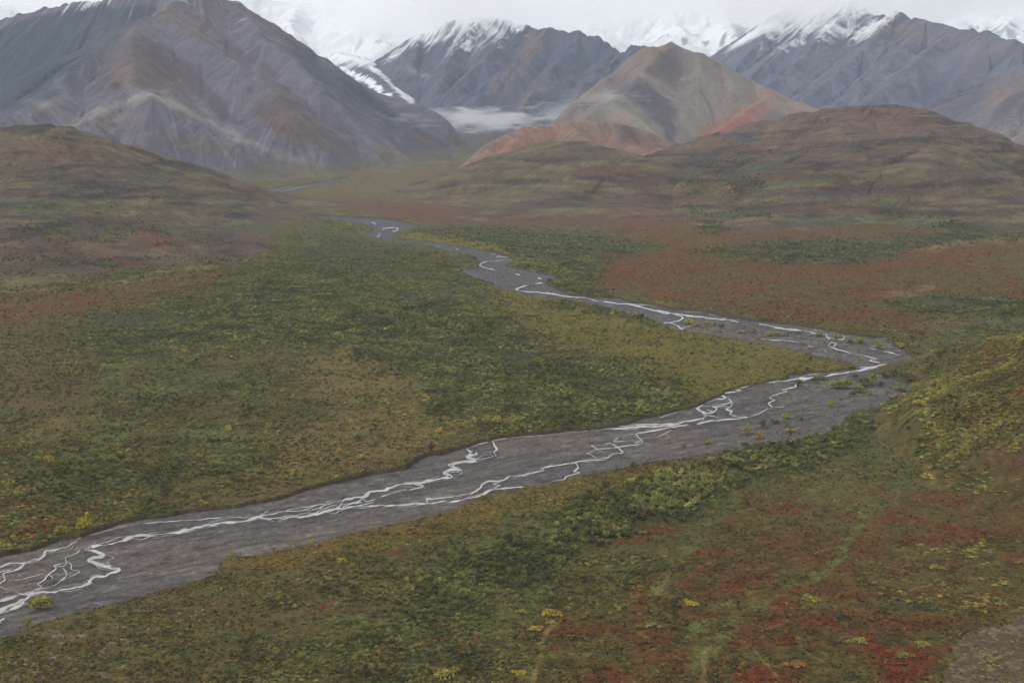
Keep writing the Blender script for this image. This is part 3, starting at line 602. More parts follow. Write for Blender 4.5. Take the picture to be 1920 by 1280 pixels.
def left_color(g):
    C, s1, s2, n = rock_base(g, (118, 110, 118), (98, 86, 94), (88, 86, 102), (158, 150, 148), 11, cool=(0.93, 0.97, 1.09))
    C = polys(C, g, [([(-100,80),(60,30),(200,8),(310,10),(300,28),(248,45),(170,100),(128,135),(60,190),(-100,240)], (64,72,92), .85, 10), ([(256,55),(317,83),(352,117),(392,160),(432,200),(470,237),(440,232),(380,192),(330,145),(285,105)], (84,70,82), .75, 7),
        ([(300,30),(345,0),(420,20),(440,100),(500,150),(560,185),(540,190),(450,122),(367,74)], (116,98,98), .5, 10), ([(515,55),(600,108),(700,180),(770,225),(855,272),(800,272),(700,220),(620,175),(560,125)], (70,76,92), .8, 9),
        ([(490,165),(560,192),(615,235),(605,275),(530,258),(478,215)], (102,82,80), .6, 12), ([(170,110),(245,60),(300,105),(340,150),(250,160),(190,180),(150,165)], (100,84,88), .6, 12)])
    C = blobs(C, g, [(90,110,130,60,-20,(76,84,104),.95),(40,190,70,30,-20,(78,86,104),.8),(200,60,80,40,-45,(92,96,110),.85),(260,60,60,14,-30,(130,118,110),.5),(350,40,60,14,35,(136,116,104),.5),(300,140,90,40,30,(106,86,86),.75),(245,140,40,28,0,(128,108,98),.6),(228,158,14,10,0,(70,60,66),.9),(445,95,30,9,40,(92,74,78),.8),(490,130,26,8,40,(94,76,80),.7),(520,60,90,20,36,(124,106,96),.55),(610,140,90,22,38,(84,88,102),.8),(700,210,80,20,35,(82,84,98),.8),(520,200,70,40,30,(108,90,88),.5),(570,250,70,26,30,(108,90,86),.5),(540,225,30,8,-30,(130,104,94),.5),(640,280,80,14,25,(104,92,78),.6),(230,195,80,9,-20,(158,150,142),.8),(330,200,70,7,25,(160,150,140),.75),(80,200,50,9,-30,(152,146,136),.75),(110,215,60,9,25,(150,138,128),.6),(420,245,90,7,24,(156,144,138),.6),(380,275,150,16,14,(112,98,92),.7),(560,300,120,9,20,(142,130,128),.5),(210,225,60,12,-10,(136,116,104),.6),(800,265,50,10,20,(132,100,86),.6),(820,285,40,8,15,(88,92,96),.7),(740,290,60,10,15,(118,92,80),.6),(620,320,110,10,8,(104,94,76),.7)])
    C = mix(C, lin((104, 96, 72)), smooth(46, 8, g['rel'] + 22 * n + 14 * s1) * 0.85)
    snow = smooth(0.15, 0.6, s2 + n * 0.5 + ell(g['px'], g['py'], 165, 4, 50, 10, -20) * 1.3 - 0.75)
    return mix(C, lin((214, 218, 224)), snow * 0.9 * smooth(60, 20, g['py']))
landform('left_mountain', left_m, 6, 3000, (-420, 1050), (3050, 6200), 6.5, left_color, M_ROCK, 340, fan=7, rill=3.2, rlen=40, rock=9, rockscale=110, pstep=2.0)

# ---------------------------------------------------------------- dark middle ridge and long right ridge, snow-dusted
def snow_by(g, line_y, soft, n, s2, amt=0.88):
    """fresh snow lies above a wavering line, thinner on steep ribs"""
    alt = (line_y - g['py']) / soft
    return smooth(0.0, 1.0, alt + 0.8 * n + 0.6 * s2 - 0.35 * (g['slope'] - 0.7)) * amt
SNOW = lin((246, 248, 250)) * 0.96
mid_r = [((728,112,8100,750,90,7800,790,66,7450,850,44,7250,900,36,7150,960,47,7000,1000,57,6900,1030,59,6830,1060,64,6780,1090,64,6720,1120,74,6650,1150,92,6560,1180,92,6450,1210,95,6350,1260,120,6200), .95, 8),
    ((900,36,7150,845,110,6850,825,165,6600,810,215,6400), .95, 10), ((1028,59,6830,960,125,6520,905,180,6300,860,225,6150), .7, 8), ((1090,64,6720,1040,130,6420,990,190,6150,960,225,6000), .72, 8),
    ((1150,92,6560,1110,150,6250,1060,205,5950), .72, 8), ((970,48,6980,905,120,6700,850,170,6480), .7, 8), ((790,66,7350,775,120,7050,782,170,6750), .95, 10)]
def mid_color(g):
    C, s1, s2, n = rock_base(g, (98, 96, 112), (88, 86, 102), (112, 94, 94), (78, 82, 100), 16)
    C = blobs(C, g, [(1000,90,14,50,30,(130,106,100),.55),(960,140,12,60,36,(124,104,100),.55),(1000,180,10,30,40,(132,114,108),.7),(850,130,70,30,-30,(104,102,118),.5),(1100,100,50,30,0,(82,88,108),.8),(1075,75,16,8,0,(126,114,108),.5),(1050,160,60,26,-40,(84,86,104),.6),(780,135,30,5,20,(150,152,162),.7)])  # blue-dark blob at upper right paints the shade of that side
    line_y = 112 - 0.17 * np.maximum(0, g['px'] - 850) - 0.5 * np.maximum(0, g['px'] - 985)
    return mix(C, SNOW, snow_by(g, line_y, 52, n, s2 * 0.6 + s1 * 0.4))
landform('dark_ridge', mid_r, 6, 4000, (640, 1320), (5500, 8400), 8.0, mid_color, M_SNOWY, 360, rill=6, rlen=60, rock=22, rockscale=120, pstep=1.6)

right_r = [((1300,150,8500,1335,118,8300,1350,100,8150,1390,72,8000,1440,38,7900,1480,16,7750,1520,22,7600,1560,12,7450,1600,6,7300,1640,36,7100,1680,27,6950,1740,42,6750,1790,57,6600,1850,62,6400,1920,86,6200,2050,118,5900,2250,160,5600), .7, 8),
    ((1480,16,7750,1430,75,7450,1390,120,7250,1340,175,7000), .68, 8), ((1600,6,7300,1540,75,7000,1480,130,6750,1400,190,6450), .68, 8), ((1680,27,6950,1620,95,6650,1560,150,6400,1480,210,6100), .7, 8),
    ((1790,57,6600,1720,115,6300,1660,165,6050,1580,225,5750), .7, 8), ((1560,12,7450,1500,70,7180,1440,120,6950), .68, 8), ((1640,36,7100,1575,100,6800,1500,165,6500), .68, 8), ((1740,42,6750,1680,105,6480,1610,165,6200), .7, 8)]
def right_color(g):
    C, s1, s2, n = rock_base(g, (108, 106, 118), (98, 94, 106), (118, 104, 104), (90, 92, 108), 16)
    C = blobs(C, g, [(1560,110,120,20,-35,(104,96,108),.4),(1700,60,60,20,0,(122,108,104),.6),(1850,90,80,24,10,(120,110,110),.5),(1420,150,90,30,-35,(92,96,116),.5),(1640,150,10,60,50,(130,120,120),.4)])
    line_y = np.where(g['px'] < 1600, 100 - 0.07 * np.abs(g['px'] - 1450), 89.5 - 0.9 * (g['px'] - 1600))
    return mix(C, SNOW, snow_by(g, line_y, 46, n, s2 * 0.6 + s1 * 0.4))
landform('right_ridge', right_r, 6, 4000, (1280, 2300), (5300, 8800), 8.0, right_color, M_SNOWY, 380, rill=6, rlen=60, rock=16, rockscale=140, pstep=1.8)

spur = [((1735,212,5550,1760,195,5400,1800,171,5250,1850,150,5050,1870,140,5000,1920,118,4850,2060,70,4600,2300,20,4300), .66, 8),
    ((1800,171,5250,1790,215,5000,1770,250,4800), .64, 8), ((1870,140,5000,1840,200,4700,1800,262,4450), .64, 8), ((1940,112,4830,1920,190,4500,1880,260,4200), .64, 8), ((2060,70,4600,2020,180,4250,1960,280,3950), .64, 8)]
def spur_color(g):
    C, s1, s2, n = rock_base(g, (120, 110, 110), (106, 96, 98), (94, 92, 104), (158, 148, 138), 13)
    C = blobs(C, g, [(1810,195,60,22,-30,(86,88,104),.85),(1760,225,30,12,-20,(90,90,104),.7),(1880,175,40,20,-35,(136,116,104),.6),(1880,260,70,26,-28,(150,136,126),.5),(1900,290,40,10,-20,(112,92,84),.5)])
    return C
landform('right_spur', spur, 5, 4000, (1660, 2400), (3600, 6000), 7.0, spur_color, M_ROCK, 400, rill=5, rlen=46, rock=9, rockscale=90, pstep=1.8)

# ---------------------------------------------------------------- snow range in the cloud and its glacier
snow_m = [((-900,-40,10200,-300,-25,10000,0,-35,9800,300,-30,9900,560,12,9900,650,2,9800,760,10,9700,880,-8,9700,1000,4,9800,1120,10,9800,1250,18,9700,1350,-6,9700,1480,-12,9700,1640,6,9800,1780,26,9800,1900,20,9700,2050,0,9700,2500,-20,9700), .75, 20),
    ((0,-35,9800,-40,20,9300,-90,60,8900), .6, 20), ((560,12,9900,545,50,9400,560,90,9000), .55, 20), ((650,2,9800,690,45,9300,720,70,9000,735,90,8750), .6, 14), ((880,-8,9700,850,30,9300,800,60,9000), .6, 14),
    ((1120,10,9800,1100,55,9350,1080,90,9000), .6, 14), ((1250,18,9700,1280,60,9250,1300,90,9000,1330,112,8700), .55, 14), ((1350,-6,9700,1370,45,9250,1380,80,9000), .65, 12), ((1780,26,9800,1820,60,9300,1830,90,9000), .6, 14), ((1900,20,9700,1890,50,9300,1930,90,9000), .6, 14)]
def snow_color(g):
    X, Y, H = g['X'], g['Y'], g['H']
    s1 = streaks(g, 60, 300, 4, 0); s2 = streaks(g, 22, 120, 3, 1); n = fbm(X / 420, Y / 420, 5, 501); b = fbm(X / 300, H / 16, 4, 502)
    C = np.zeros(X.shape + (3,), np.float32) + SNOW
    rock = smooth(0.4, 0.7, s2 * 0.55 + n * 0.55 + 0.15 * b + 0.7 * (ell(g['px'], g['py'], 700, 66, 42, 16, 10) + ell(g['px'], g['py'], 560, 40, 50, 9, 5) + ell(g['px'], g['py'], 1390, 62, 40, 26, -60) + ell(g['px'], g['py'], 1860, 62, 60, 14, 0) + ell(g['px'], g['py'], 1260, 72, 60, 9, 0)) - 0.1)
    C = mix(C, lin((120, 128, 142)), rock * 0.8 * smooth(-10, 60, g['py']))
    C = mix(C, lin((206, 212, 221)), smooth(0.1, 0.8, s1) * 0.5)
    return C
landform('snow_range', snow_m, 14, 2600, (-900, 2600), (7600, 10800), 13.0, snow_color, M_SNOWY, 500, rill=7, rlen=90, rock=26, rockscale=220, pstep=3.0)

# glacier basin between the left mountain and the dark ridge: snowfield above, icefall tongues over dark moraine below
basin = [((480,98,8900,560,97,8700,640,99,8400,690,112,7900,705,135,7300,738,172,6600,762,205,6000), .9, 70)]
def basin_color(g):
    X, Y, H = g['X'], g['Y'], g['H']
    n = fbm(X / 90, Y / 90, 4, 521); n2 = fbm(X / 35, Y / 60, 4, 522)
    C = np.zeros(X.shape + (3,), np.float32) + lin((84, 86, 102))
    C = mix(C, lin((112, 112, 124)), smooth(0, 0.7, n) * 0.6)
    ice = smooth(132, 112, g['fy'] + 10 * n + 6 * n2)
    for pts, w in (([(640,128),(690,155),(715,172),(748,195)], 11), ([(700,128),(728,146),(748,162),(768,186),(776,205)], 15)):
        ice = np.maximum(ice, smooth(-w, -w * 0.35, sdist(pts, g['fx'] + n * 7, g['fy'] + n2 * 3, closed=False, pad=40) + n2 * 5))
    C = mix(C, SNOW, ice * np.clip(0.92 + 0.3 * n2, 0, 1))
    return C
landform('glacier', basin, 6, 1e4, (380, 1000), (5100, 9300), 8.0, basin_color, M_SNOWY, 520, rill=0, rock=5, rockscale=50, pstep=2.0)
# ================================================================== SHRUBS
sc_col = sc.collection
LEAF = 2.12        # leaves are paler than the shrub, which shades itself
PAL = {'G': (76, 80, 46), 'g': (104, 104, 54), 'y': (122, 116, 56), 'Y': (140, 124, 48), 'o': (130, 94, 52), 'b': (80, 66, 46), 'r': (120, 54, 44), 's': (98, 104, 74), 'm': (96, 60, 58)}
msh, nt, out = node_mat('willow_leaves')
a1 = N(nt, 'ShaderNodeAttribute', attribute_name='tint', attribute_type='INSTANCER'); a2 = N(nt, 'ShaderNodeAttribute', attribute_name='Col')
vm = N(nt, 'ShaderNodeVectorMath', operation='MULTIPLY'); nt.links.new(a1.outputs['Vector'], vm.inputs[0]); nt.links.new(a2.outputs['Vector'], vm.inputs[1])
b = N(nt, 'ShaderNodeBsdfPrincipled'); b.inputs['Roughness'].default_value = 0.7; b.inputs['Specular IOR Level'].default_value = 0.2
nt.links.new(vm.outputs[0], b.inputs['Base Color'])
tr = N(nt, 'ShaderNodeBsdfTranslucent'); nt.links.new(vm.outputs[0], tr.inputs['Color'])
mx = N(nt, 'ShaderNodeMixShader'); mx.inputs['Fac'].default_value = 0.3
nt.links.new(b.outputs[0], mx.inputs[1]); nt.links.new(tr.outputs[0], mx.inputs[2]); nt.links.new(mx.outputs[0], out.inputs['Surface'])

def shrub_mesh(name, seed, lobes, leaves, leaf, spread, tall, stems=True):
    """a mound of leaf clumps: several uneven lobes of small leaf faces, bare twigs below; unit radius, base at z = 0"""
    r = np.random.default_rng(seed)
    V = []; Cc = []
    L = []
    for i in range(lobes):
        a = r.uniform(0, 2 * math.pi); q = spread * math.sqrt(r.uniform(0.02, 1)) if i else 0
        h = tall * r.uniform(0.6, 1.0) * (1 - 0.35 * q)
        L.append((q * math.cos(a), q * math.sin(a), h, r.uniform(0.3, 0.5), r.uniform(0.82, 1.15)))
    for k in range(leaves):
        cx, cy, h, rad, tone = L[r.integers(len(L))]
        d = r.normal(size=3); d /= np.linalg.norm(d); d[2] = abs(d[2]) * 1.1 - 0.25
        rr = rad * r.uniform(0.55, 1.08)
        p = np.array([cx + d[0] * rr, cy + d[1] * rr, max(0.04, h * 0.62 + d[2] * h * 0.48 * r.uniform(0.7, 1.1))])
        n = d + r.normal(size=3) * 0.55; n /= np.linalg.norm(n)
        t = np.cross(n, r.normal(size=3)); t /= np.linalg.norm(t); s = np.cross(n, t)
        a = leaf * r.uniform(0.6, 1.3); b_ = a * r.uniform(0.5, 0.9)
        V += [p - t * a, p + s * b_, p + t * a, p - s * b_]
        c = tone * r.uniform(0.72, 1.25); w = r.uniform(-0.08, 0.08)
        Cc += [(c * (1 + w), c, c * (1 - w))] * 4
    if stems:
        for k in range(9):
            cx, cy, h, rad, tone = L[r.integers(len(L))]
            top = np.array([cx + r.normal() * 0.12, cy + r.normal() * 0.12, h * r.uniform(0.7, 1.1)]); bot = np.array([cx * 0.35, cy * 0.35, 0.0])
            w = np.array([r.normal(), r.normal(), 0]); w = w / np.linalg.norm(w) * 0.022
            V += [bot - w, bot + w, top + w * 0.3, top - w * 0.3]; Cc += [(0.62, 0.5, 0.5)] * 4
    V = np.array(V); q = np.arange(len(V)).reshape(-1, 4)
    return raw_mesh(name, V, q, np.array(Cc), msh, smooth_=False, link=False)
PROTO = [shrub_mesh('willow_shrub', 10 + i, 6 + i % 4, 260, 0.115, 0.62, 0.95 + 0.1 * (i % 3)) for i in range(6)]
PROTO += [shrub_mesh('heath_cushion', 40 + i, 9, 230, 0.11, 0.7, 0.5, False) for i in range(3)]
PROTO += [shrub_mesh('upright_shrub', 60 + i, 5, 220, 0.11, 0.4, 1.5) for i in range(2)]

def height(x, y):
    z = ground_h(x, y)
    for pxs_, ys_, Hh in HILLS:
        c = (960 + FPX * x * CP / y - pxs_[0]) / (pxs_[1] - pxs_[0]); r = (y - ys_[0]) / (ys_[1] - ys_[0])
        ok = (c >= 0) & (c < len(pxs_) - 1) & (r >= 0) & (r < len(ys_) - 1)
        ci = np.clip(c, 0, len(pxs_) - 2).astype(int); ri = np.clip(r, 0, len(ys_) - 2).astype(int)
        fc = np.clip(c, 0, len(pxs_) - 2) - ci; fr = np.clip(r, 0, len(ys_) - 2) - ri
        h = (Hh[ri, ci] * (1 - fc) + Hh[ri, ci + 1] * fc) * (1 - fr) + (Hh[ri + 1, ci] * (1 - fc) + Hh[ri + 1, ci + 1] * fc) * fr
        z = np.where(ok, np.maximum(z, h), z)
    return z

def pick(n, weights):
    ks = list(weights); w = np.array([weights[k] for k in ks], float)
    i = rng.choice(len(ks), n, p=w / w.sum())
    return np.array(ks)[i]

S = dict(x=[], y=[], z=[], r=[], h=[], v=[], t=[], k=[], zone=[])
NSC = [0]
def scatter(zone, poly, n, size, pal, clump=30.0, thr=-0.2, variants=(0, 6), hill=None, bed=False, hratio=(0.75, 1.05), soft=10, patch=None):
    """n shrubs over a patch of the valley (polygon in the picture, taken down to the ground)"""
    NSC[0] += 37
    P = np.array(poly, float); m = int(n * 4) + 50
    if hill is None:
        px = rng.uniform(P[:, 0].min(), P[:, 0].max(), m); py = rng.uniform(P[:, 1].min(), P[:, 1].max(), m)
        x, y = on_ground(px, py, BED_Z if bed else 0.0); z = ground_h(x, y) if not bed else x * 0 + BED_Z
    else:
        m *= 3
        pp = rng.uniform(P[:, 0].min(), P[:, 0].max(), m); y = rng.uniform(hill[0], hill[1], m)
        x = (pp - 960) / FPX * y / CP; z = height(x, y); px, py = project(x, y, z)
    ok = sdist(poly, px + rng.normal(size=m) * soft, py + rng.normal(size=m) * soft * 0.4) > 0
    ok &= (sdist(RIVER, px, py) < -2.5) if not bed else (sdist(RIVER, px, py) > 3)
    ok &= fbm(x / clump, y / clump, 3, 700 + NSC[0]) + rng.uniform(-0.35, 0.35, m) > thr
    i = np.nonzero(ok)[0][:n]; c = len(i)
    if not c: return
    k = pick(c, pal)
    pn = fbm(x[i] / 38, y[i] / 38, 3, 900)                      # colour runs in patches
    col = np.array([PAL[q] for q in k], float)
    yel = np.array(PAL['y'], float); grn = np.array(PAL['G'], float)
    a = smooth(0.1, 0.8, pn)[:, None] * 0.45; b_ = smooth(0.1, 0.8, -pn)[:, None] * 0.45
    if patch != 'off': col = col * (1 - a) + yel * a; col = col * (1 - b_) + grn * b_
    col = lin(col) * LEAF * rng.uniform(0.62, 1.38, c)[:, None] * (1 + 0.45 * fbm(x[i] / 16, y[i] / 16, 3, 901))[:, None]
    col = vivid(col, 0.9, 1.02 if zone == 'right_knoll' else 0.92)
    r = size[0] + (size[1] - size[0]) * rng.beta(1.6, 2.6, c); r = r / 2
    S['x'] += list(x[i]); S['y'] += list(y[i]); S['z'] += list(z[i]); S['r'] += list(r); S['h'] += list(r * rng.uniform(hratio[0], hratio[1], c))
    S['v'] += list(rng.integers(variants[0], variants[1], c)); S['t'] += list(col); S['k'] += list(k); S['zone'] += [zone] * c

THICK = {'G': 3, 'g': 4, 'y': 3.0, 'Y': 0.3, 's': .3}
scatter('far_thicket', Z_THICK, 15000, (2.0, 5.2), THICK, thr=-0.1, soft=40, clump=55)
scatter('far_thicket', [(0,620),(240,575),(440,500),(620,430),(900,500),(1320,745),(900,815),(400,760),(0,700)], 5000, (1.5, 4.5), THICK, thr=-0.1, clump=40, soft=30)
scatter('far_thicket', [(440,500),(600,445),(860,480),(900,560),(1000,640),(980,660),(560,640),(300,600)], 6500, (2.2, 5.5), THICK, thr=-0.15, soft=40, clump=50)
scatter('meadow_point', Z_POINT, 5200, (0.8, 2.2), {'y': 4, 'g': 3, 'Y': 1, 'o': .4}, variants=(0, 9), thr=-0.6)
scatter('meadow_point', Z_POINT, 420, (2.5, 5), {'G': 4, 'g': 2}, clump=22, thr=0.15)
scatter('meadow_point', [(1010,552),(1120,572),(1240,600),(1236,612),(1130,590),(1030,572)], 420, (3, 6), {'G': 3, 'g': 3, 'y': 2}, thr=-0.6)
scatter('left_bank', [(-40,640),(180,640),(560,650),(640,760),(480,860),(300,955),(0,1030),(-40,1040)], 9500, (0.9, 4.0), {'G': 3, 'g': 4, 'y': 2, 'Y': .6, 'b': 1.5, 'o': .25, 'r': .25}, thr=-0.1, variants=(0, 9))
scatter('left_bank', [(0,880),(140,840),(520,840),(560,900),(300,955),(0,1030)], 700, (2.0, 5), {'G': 2, 'g': 3, 'y': 3, 'Y': 1}, thr=0.0)
scatter('left_bank', [(200,975),(420,900),(600,870),(580,900),(400,945),(120,1003),(0,1032),(-20,1020)], 330, (2.4, 4.5), {'y': 3, 'Y': 2, 'g': 3, 'o': .6}, thr=-0.5)
scatter('tan_terrace', [(460,860),(560,690),(790,700),(900,800),(760,868),(520,920)], 900, (1.2, 4.2), {'y': 3, 'Y': 1.2, 'g': 3, 'G': 2, 'o': .3}, thr=0.0)
scatter('tan_terrace', [(850,690),(1320,748),(1230,772),(1100,797),(900,815),(790,740)], 2400, (2, 4.6), {'G': 3, 'g': 4, 'y': 3, 'Y': 1, 'o': .3}, thr=-0.5)
scatter('near_thicket', Z_NTH, 1500, (2.5, 6.2), {'G': 4, 'g': 5, 'y': 2.5, 'Y': .5}, thr=-0.35, hratio=(0.85, 1.2))
scatter('near_thicket', [(1100,925),(1300,875),(1420,850),(1440,880),(1290,950),(1120,1000)], 420, (4, 7), {'G': 4, 'g': 5, 'y': 2}, thr=-0.5, hratio=(0.9, 1.25))
scatter('near_thicket', [(1080,960),(1160,1010),(1000,1095),(800,1135),(740,1090),(900,1030)], 520, (2, 4.6), {'G': 4, 'g': 4, 'y': 2}, thr=-0.15, hratio=(0.8, 1.15))
scatter('near_ground', [(620,1020),(1080,930),(1300,960),(1180,1140),(900,1290),(420,1290),(500,1120)], 7500, (0.6, 3.2), {'G': 3, 'g': 4, 'y': 2, 'b': 1.5, 'Y': .3, 's': 1}, thr=-0.05, variants=(0, 9))
scatter('near_ground', [(-20,1195),(300,1115),(640,1015),(700,1100),(460,1290),(-20,1290)], 4500, (0.5, 1.9), {'g': 3, 'b': 3, 'y': 2, 'G': 1.5, 'o': .3}, variants=(0, 9), thr=-0.1)
scatter('gold_strip', Z_GOLD, 1900, (0.7, 2.2), {'Y': 3, 'o': 2, 'y': 4, 'g': 2}, variants=(0, 11), thr=-0.2, patch='off')
scatter('gold_strip', [(840,975),(1090,905),(1200,890),(1000,950)], 260, (0.9, 2.4), {'o': 3, 'Y': 3}, variants=(9, 11), thr=-0.3, patch='off')
scatter('red_heath', [(1180,1060),(1400,900),(1700,900),(1925,960),(1925,1140),(1780,1210),(1700,1290),(820,1290),(1000,1160)], 11000, (0.5, 2.2), {'b': 4, 'r': 2.2, 'g': 2.5, 'y': 1.2, 'G': 1.5, 'o': .5}, variants=(6, 9), thr=-0.1, hratio=(0.4, 0.7))
scatter('red_heath', [(1650,1030),(1925,1000),(1925,1140),(1760,1160),(1600,1090)], 360, (2, 4.5), {'G': 2, 'y': 3, 'g': 2, 'Y': 1}, variants=(6, 9), thr=0.0, hratio=(0.5, 0.8))
scatter('red_heath', [(1150,1140),(1280,1100),(1300,1200),(1170,1180)], 70, (1.8, 3.6), {'G': 3, 'g': 2}, thr=-0.3)
scatter('gravel_pad', Z_PAD, 2400, (0.6, 2.2), {'Y': 4, 'y': 3, 'o': 1, 'b': 3}, variants=(6, 9), thr=-0.8, hratio=(0.4, 0.7), patch='off')
scatter('meadow', Z_MEAD, 420, (0.8, 2.5), {'g': 3, 'b': 2, 'y': 1.5, 'G': 1.5}, variants=(0, 9), thr=0.0)
scatter('far_bank', Z_MIDGR, 3600, (2.5, 6), {'G': 4, 'g': 3, 'y': 1.2}, thr=-0.3)
scatter('far_bank', [(1024,526),(1060,522),(1110,545),(1160,556),(1100,553),(1050,545)], 260, (3.5, 6.5), {'G': 3, 'g': 3}, thr=-0.8)
scatter('far_bank', Z_RGR1, 2200, (3, 7), {'G': 4, 'g': 2, 's': .6}, thr=-0.1)
scatter('far_bank', Z_RGR2, 900, (3, 6), {'G': 4, 'g': 2}, thr=-0.4)
scatter('far_bank', [(1040,525),(1140,480),(1350,452),(1650,432),(1925,430),(1925,600),(1740,622),(1600,626),(1450,602),(1160,552)], 2600, (1.2, 3.5), {'r': 2.5, 'b': 2, 'g': 2, 'y': 1, 'G': 1}, thr=0.05, variants=(0, 9))
scatter('far_bank', [(1240,572),(1440,600),(1600,622),(1720,640),(1730,625),(1600,608),(1440,588),(1260,562)], 500, (1.8, 4), {'y': 3, 'g': 3, 'Y': .8}, thr=-0.3)
scatter('far_strip', Z_STRIP, 500, (2, 4), {'Y': 2, 'y': 4}, thr=-0.8, patch='off')
scatter('far_strip', Z_STRIP2, 420, (2, 4), {'Y': 2, 'y': 4}, thr=-0.8, patch='off')
scatter('far_strip', [(560,400),(680,425),(696,433),(690,440),(600,425)], 300, (2.5, 4.5), {'y': 3, 'g': 2}, thr=-0.8, patch='off')
scatter('right_knoll', [(1700,690),(1760,655),(1820,632),(1925,615),(1925,900),(1740,880),(1760,770)], 8000, (1.4, 4.4), {'y': 5, 'g': 3, 'Y': 3, 'G': 1.5, 'o': .5}, clump=26, thr=-0.36, hill=(560, 1060), hratio=(0.7, 1.0))
scatter('right_knoll', [(1650,760),(1720,720),(1790,730),(1840,800),(1780,880),(1740,860),(1700,800)], 1700, (2.0, 5.2), {'g': 4, 'y': 3, 'G': 2.5, 'Y': .8}, thr=-0.6, hill=(680, 980))
scatter('right_knoll', [(1740,880),(1925,870),(1925,930),(1800,915)], 160, (2, 5), {'Y': 2, 'y': 3, 'G': 2, 'b': 1.5}, thr=-0.25, hill=(600, 800), variants=(6, 9), hratio=(0.5, 0.8))
scatter('right_knoll', [(1670,630),(1720,640),(1790,620),(1925,600),(1925,625),(1800,645),(1720,690),(1690,660)], 420, (2.5, 5), {'G': 3, 'g': 3, 'y': 1.5}, thr=-0.2)
scatter('hill_thicket', [(1250,330),(1420,290),(1400,310),(1290,345),(1400,335),(1500,320),(1480,345),(1360,370),(1330,410),(1450,380),(1440,410),(1330,440),(1300,400)], 1500, (3, 7), {'G': 3, 'g': 3, 'y': 1}, clump=60, thr=0.1, hill=(2100, 3200))
scatter('hill_thicket', [(1640,380),(1720,400),(1860,430),(1925,425),(1925,445),(1800,448),(1680,410)], 900, (3, 7), {'G': 3, 'g': 3}, clump=50, thr=0.05, hill=(1900, 2700))
scatter('hill_thicket', [(0,440),(180,380),(300,420),(430,450),(450,485),(200,540),(0,556)], 2200, (2, 5), {'G': 2, 'g': 3, 'y': 2, 'b': 1, 'r': .5}, clump=40, thr=0.15, hill=(1300, 2300))
scatter('hill_thicket', [(0,556),(200,532),(420,490),(440,498),(200,545),(0,566)], 420, (2, 5), {'G': 4, 'g': 2}, clump=40, thr=-0.1)
scatter('hill_thicket', [(860,348),(1000,340),(980,362),(880,368)], 260, (3, 7), {'G': 3, 'g': 3}, clump=60, thr=0.0, hill=(2500, 3600))
for zp, n_, hh in (([(0,245),(80,242),(220,278),(380,335),(500,390),(430,480),(200,530),(0,550)], 3200, (1350, 2700)), ([(850,345),(1070,268),(1250,324),(1400,390),(1280,420),(950,410),(870,370)], 2200, (2250, 3500)), ([(1250,325),(1400,250),(1560,210),(1720,214),(1860,288),(1925,330),(1925,430),(1700,440),(1420,420),(1300,380)], 3800, (2050, 3300))):
    scatter('hill_scrub', zp, n_, (1.5, 4.5), {'b': 4, 'G': 2, 'g': 2, 'm': 2, 'y': 1}, clump=70, thr=-0.05, hill=hh, variants=(0, 9), hratio=(0.4, 0.8), patch='off')
scatter('gravel_tufts', RIVER[8:-8], 900, (0.4, 1.3), {'b': 5, 'g': 2, 'Y': 1, 'm': 2}, clump=14, thr=0.42, bed=True, variants=(0, 9), hratio=(0.3, 0.7), patch='off')
scatter('gravel_tufts', [(1380,850),(1480,790),(1640,715),(1740,700),(1720,740),(1600,790),(1500,830)], 420, (0.5, 2.4), {'G': 3, 'g': 3, 'y': 2, 'b': 2}, clump=18, thr=0.2, bed=True)
scatter('gravel_tufts', [(1230,600),(1500,620),(1690,650),(1640,680),(1450,650),(1300,625)], 300, (0.8, 2.6), {'g': 3, 'y': 3, 'G': 2}, clump=22, thr=0.2, bed=True)
scatter('gravel_tufts', [(880,495),(960,505),(1020,545),(940,535)], 160, (1, 2.6), {'o': 2, 'y': 3, 'b': 2}, clump=22, thr=0.15, bed=True)
scatter('gravel_tufts', [(200,1060),(380,1020),(400,1045),(240,1075)], 160, (0.4, 1.0), {'b': 5, 'm': 2, 'g': 1}, clump=10, thr=0.1, bed=True, hratio=(0.3, 0.5))
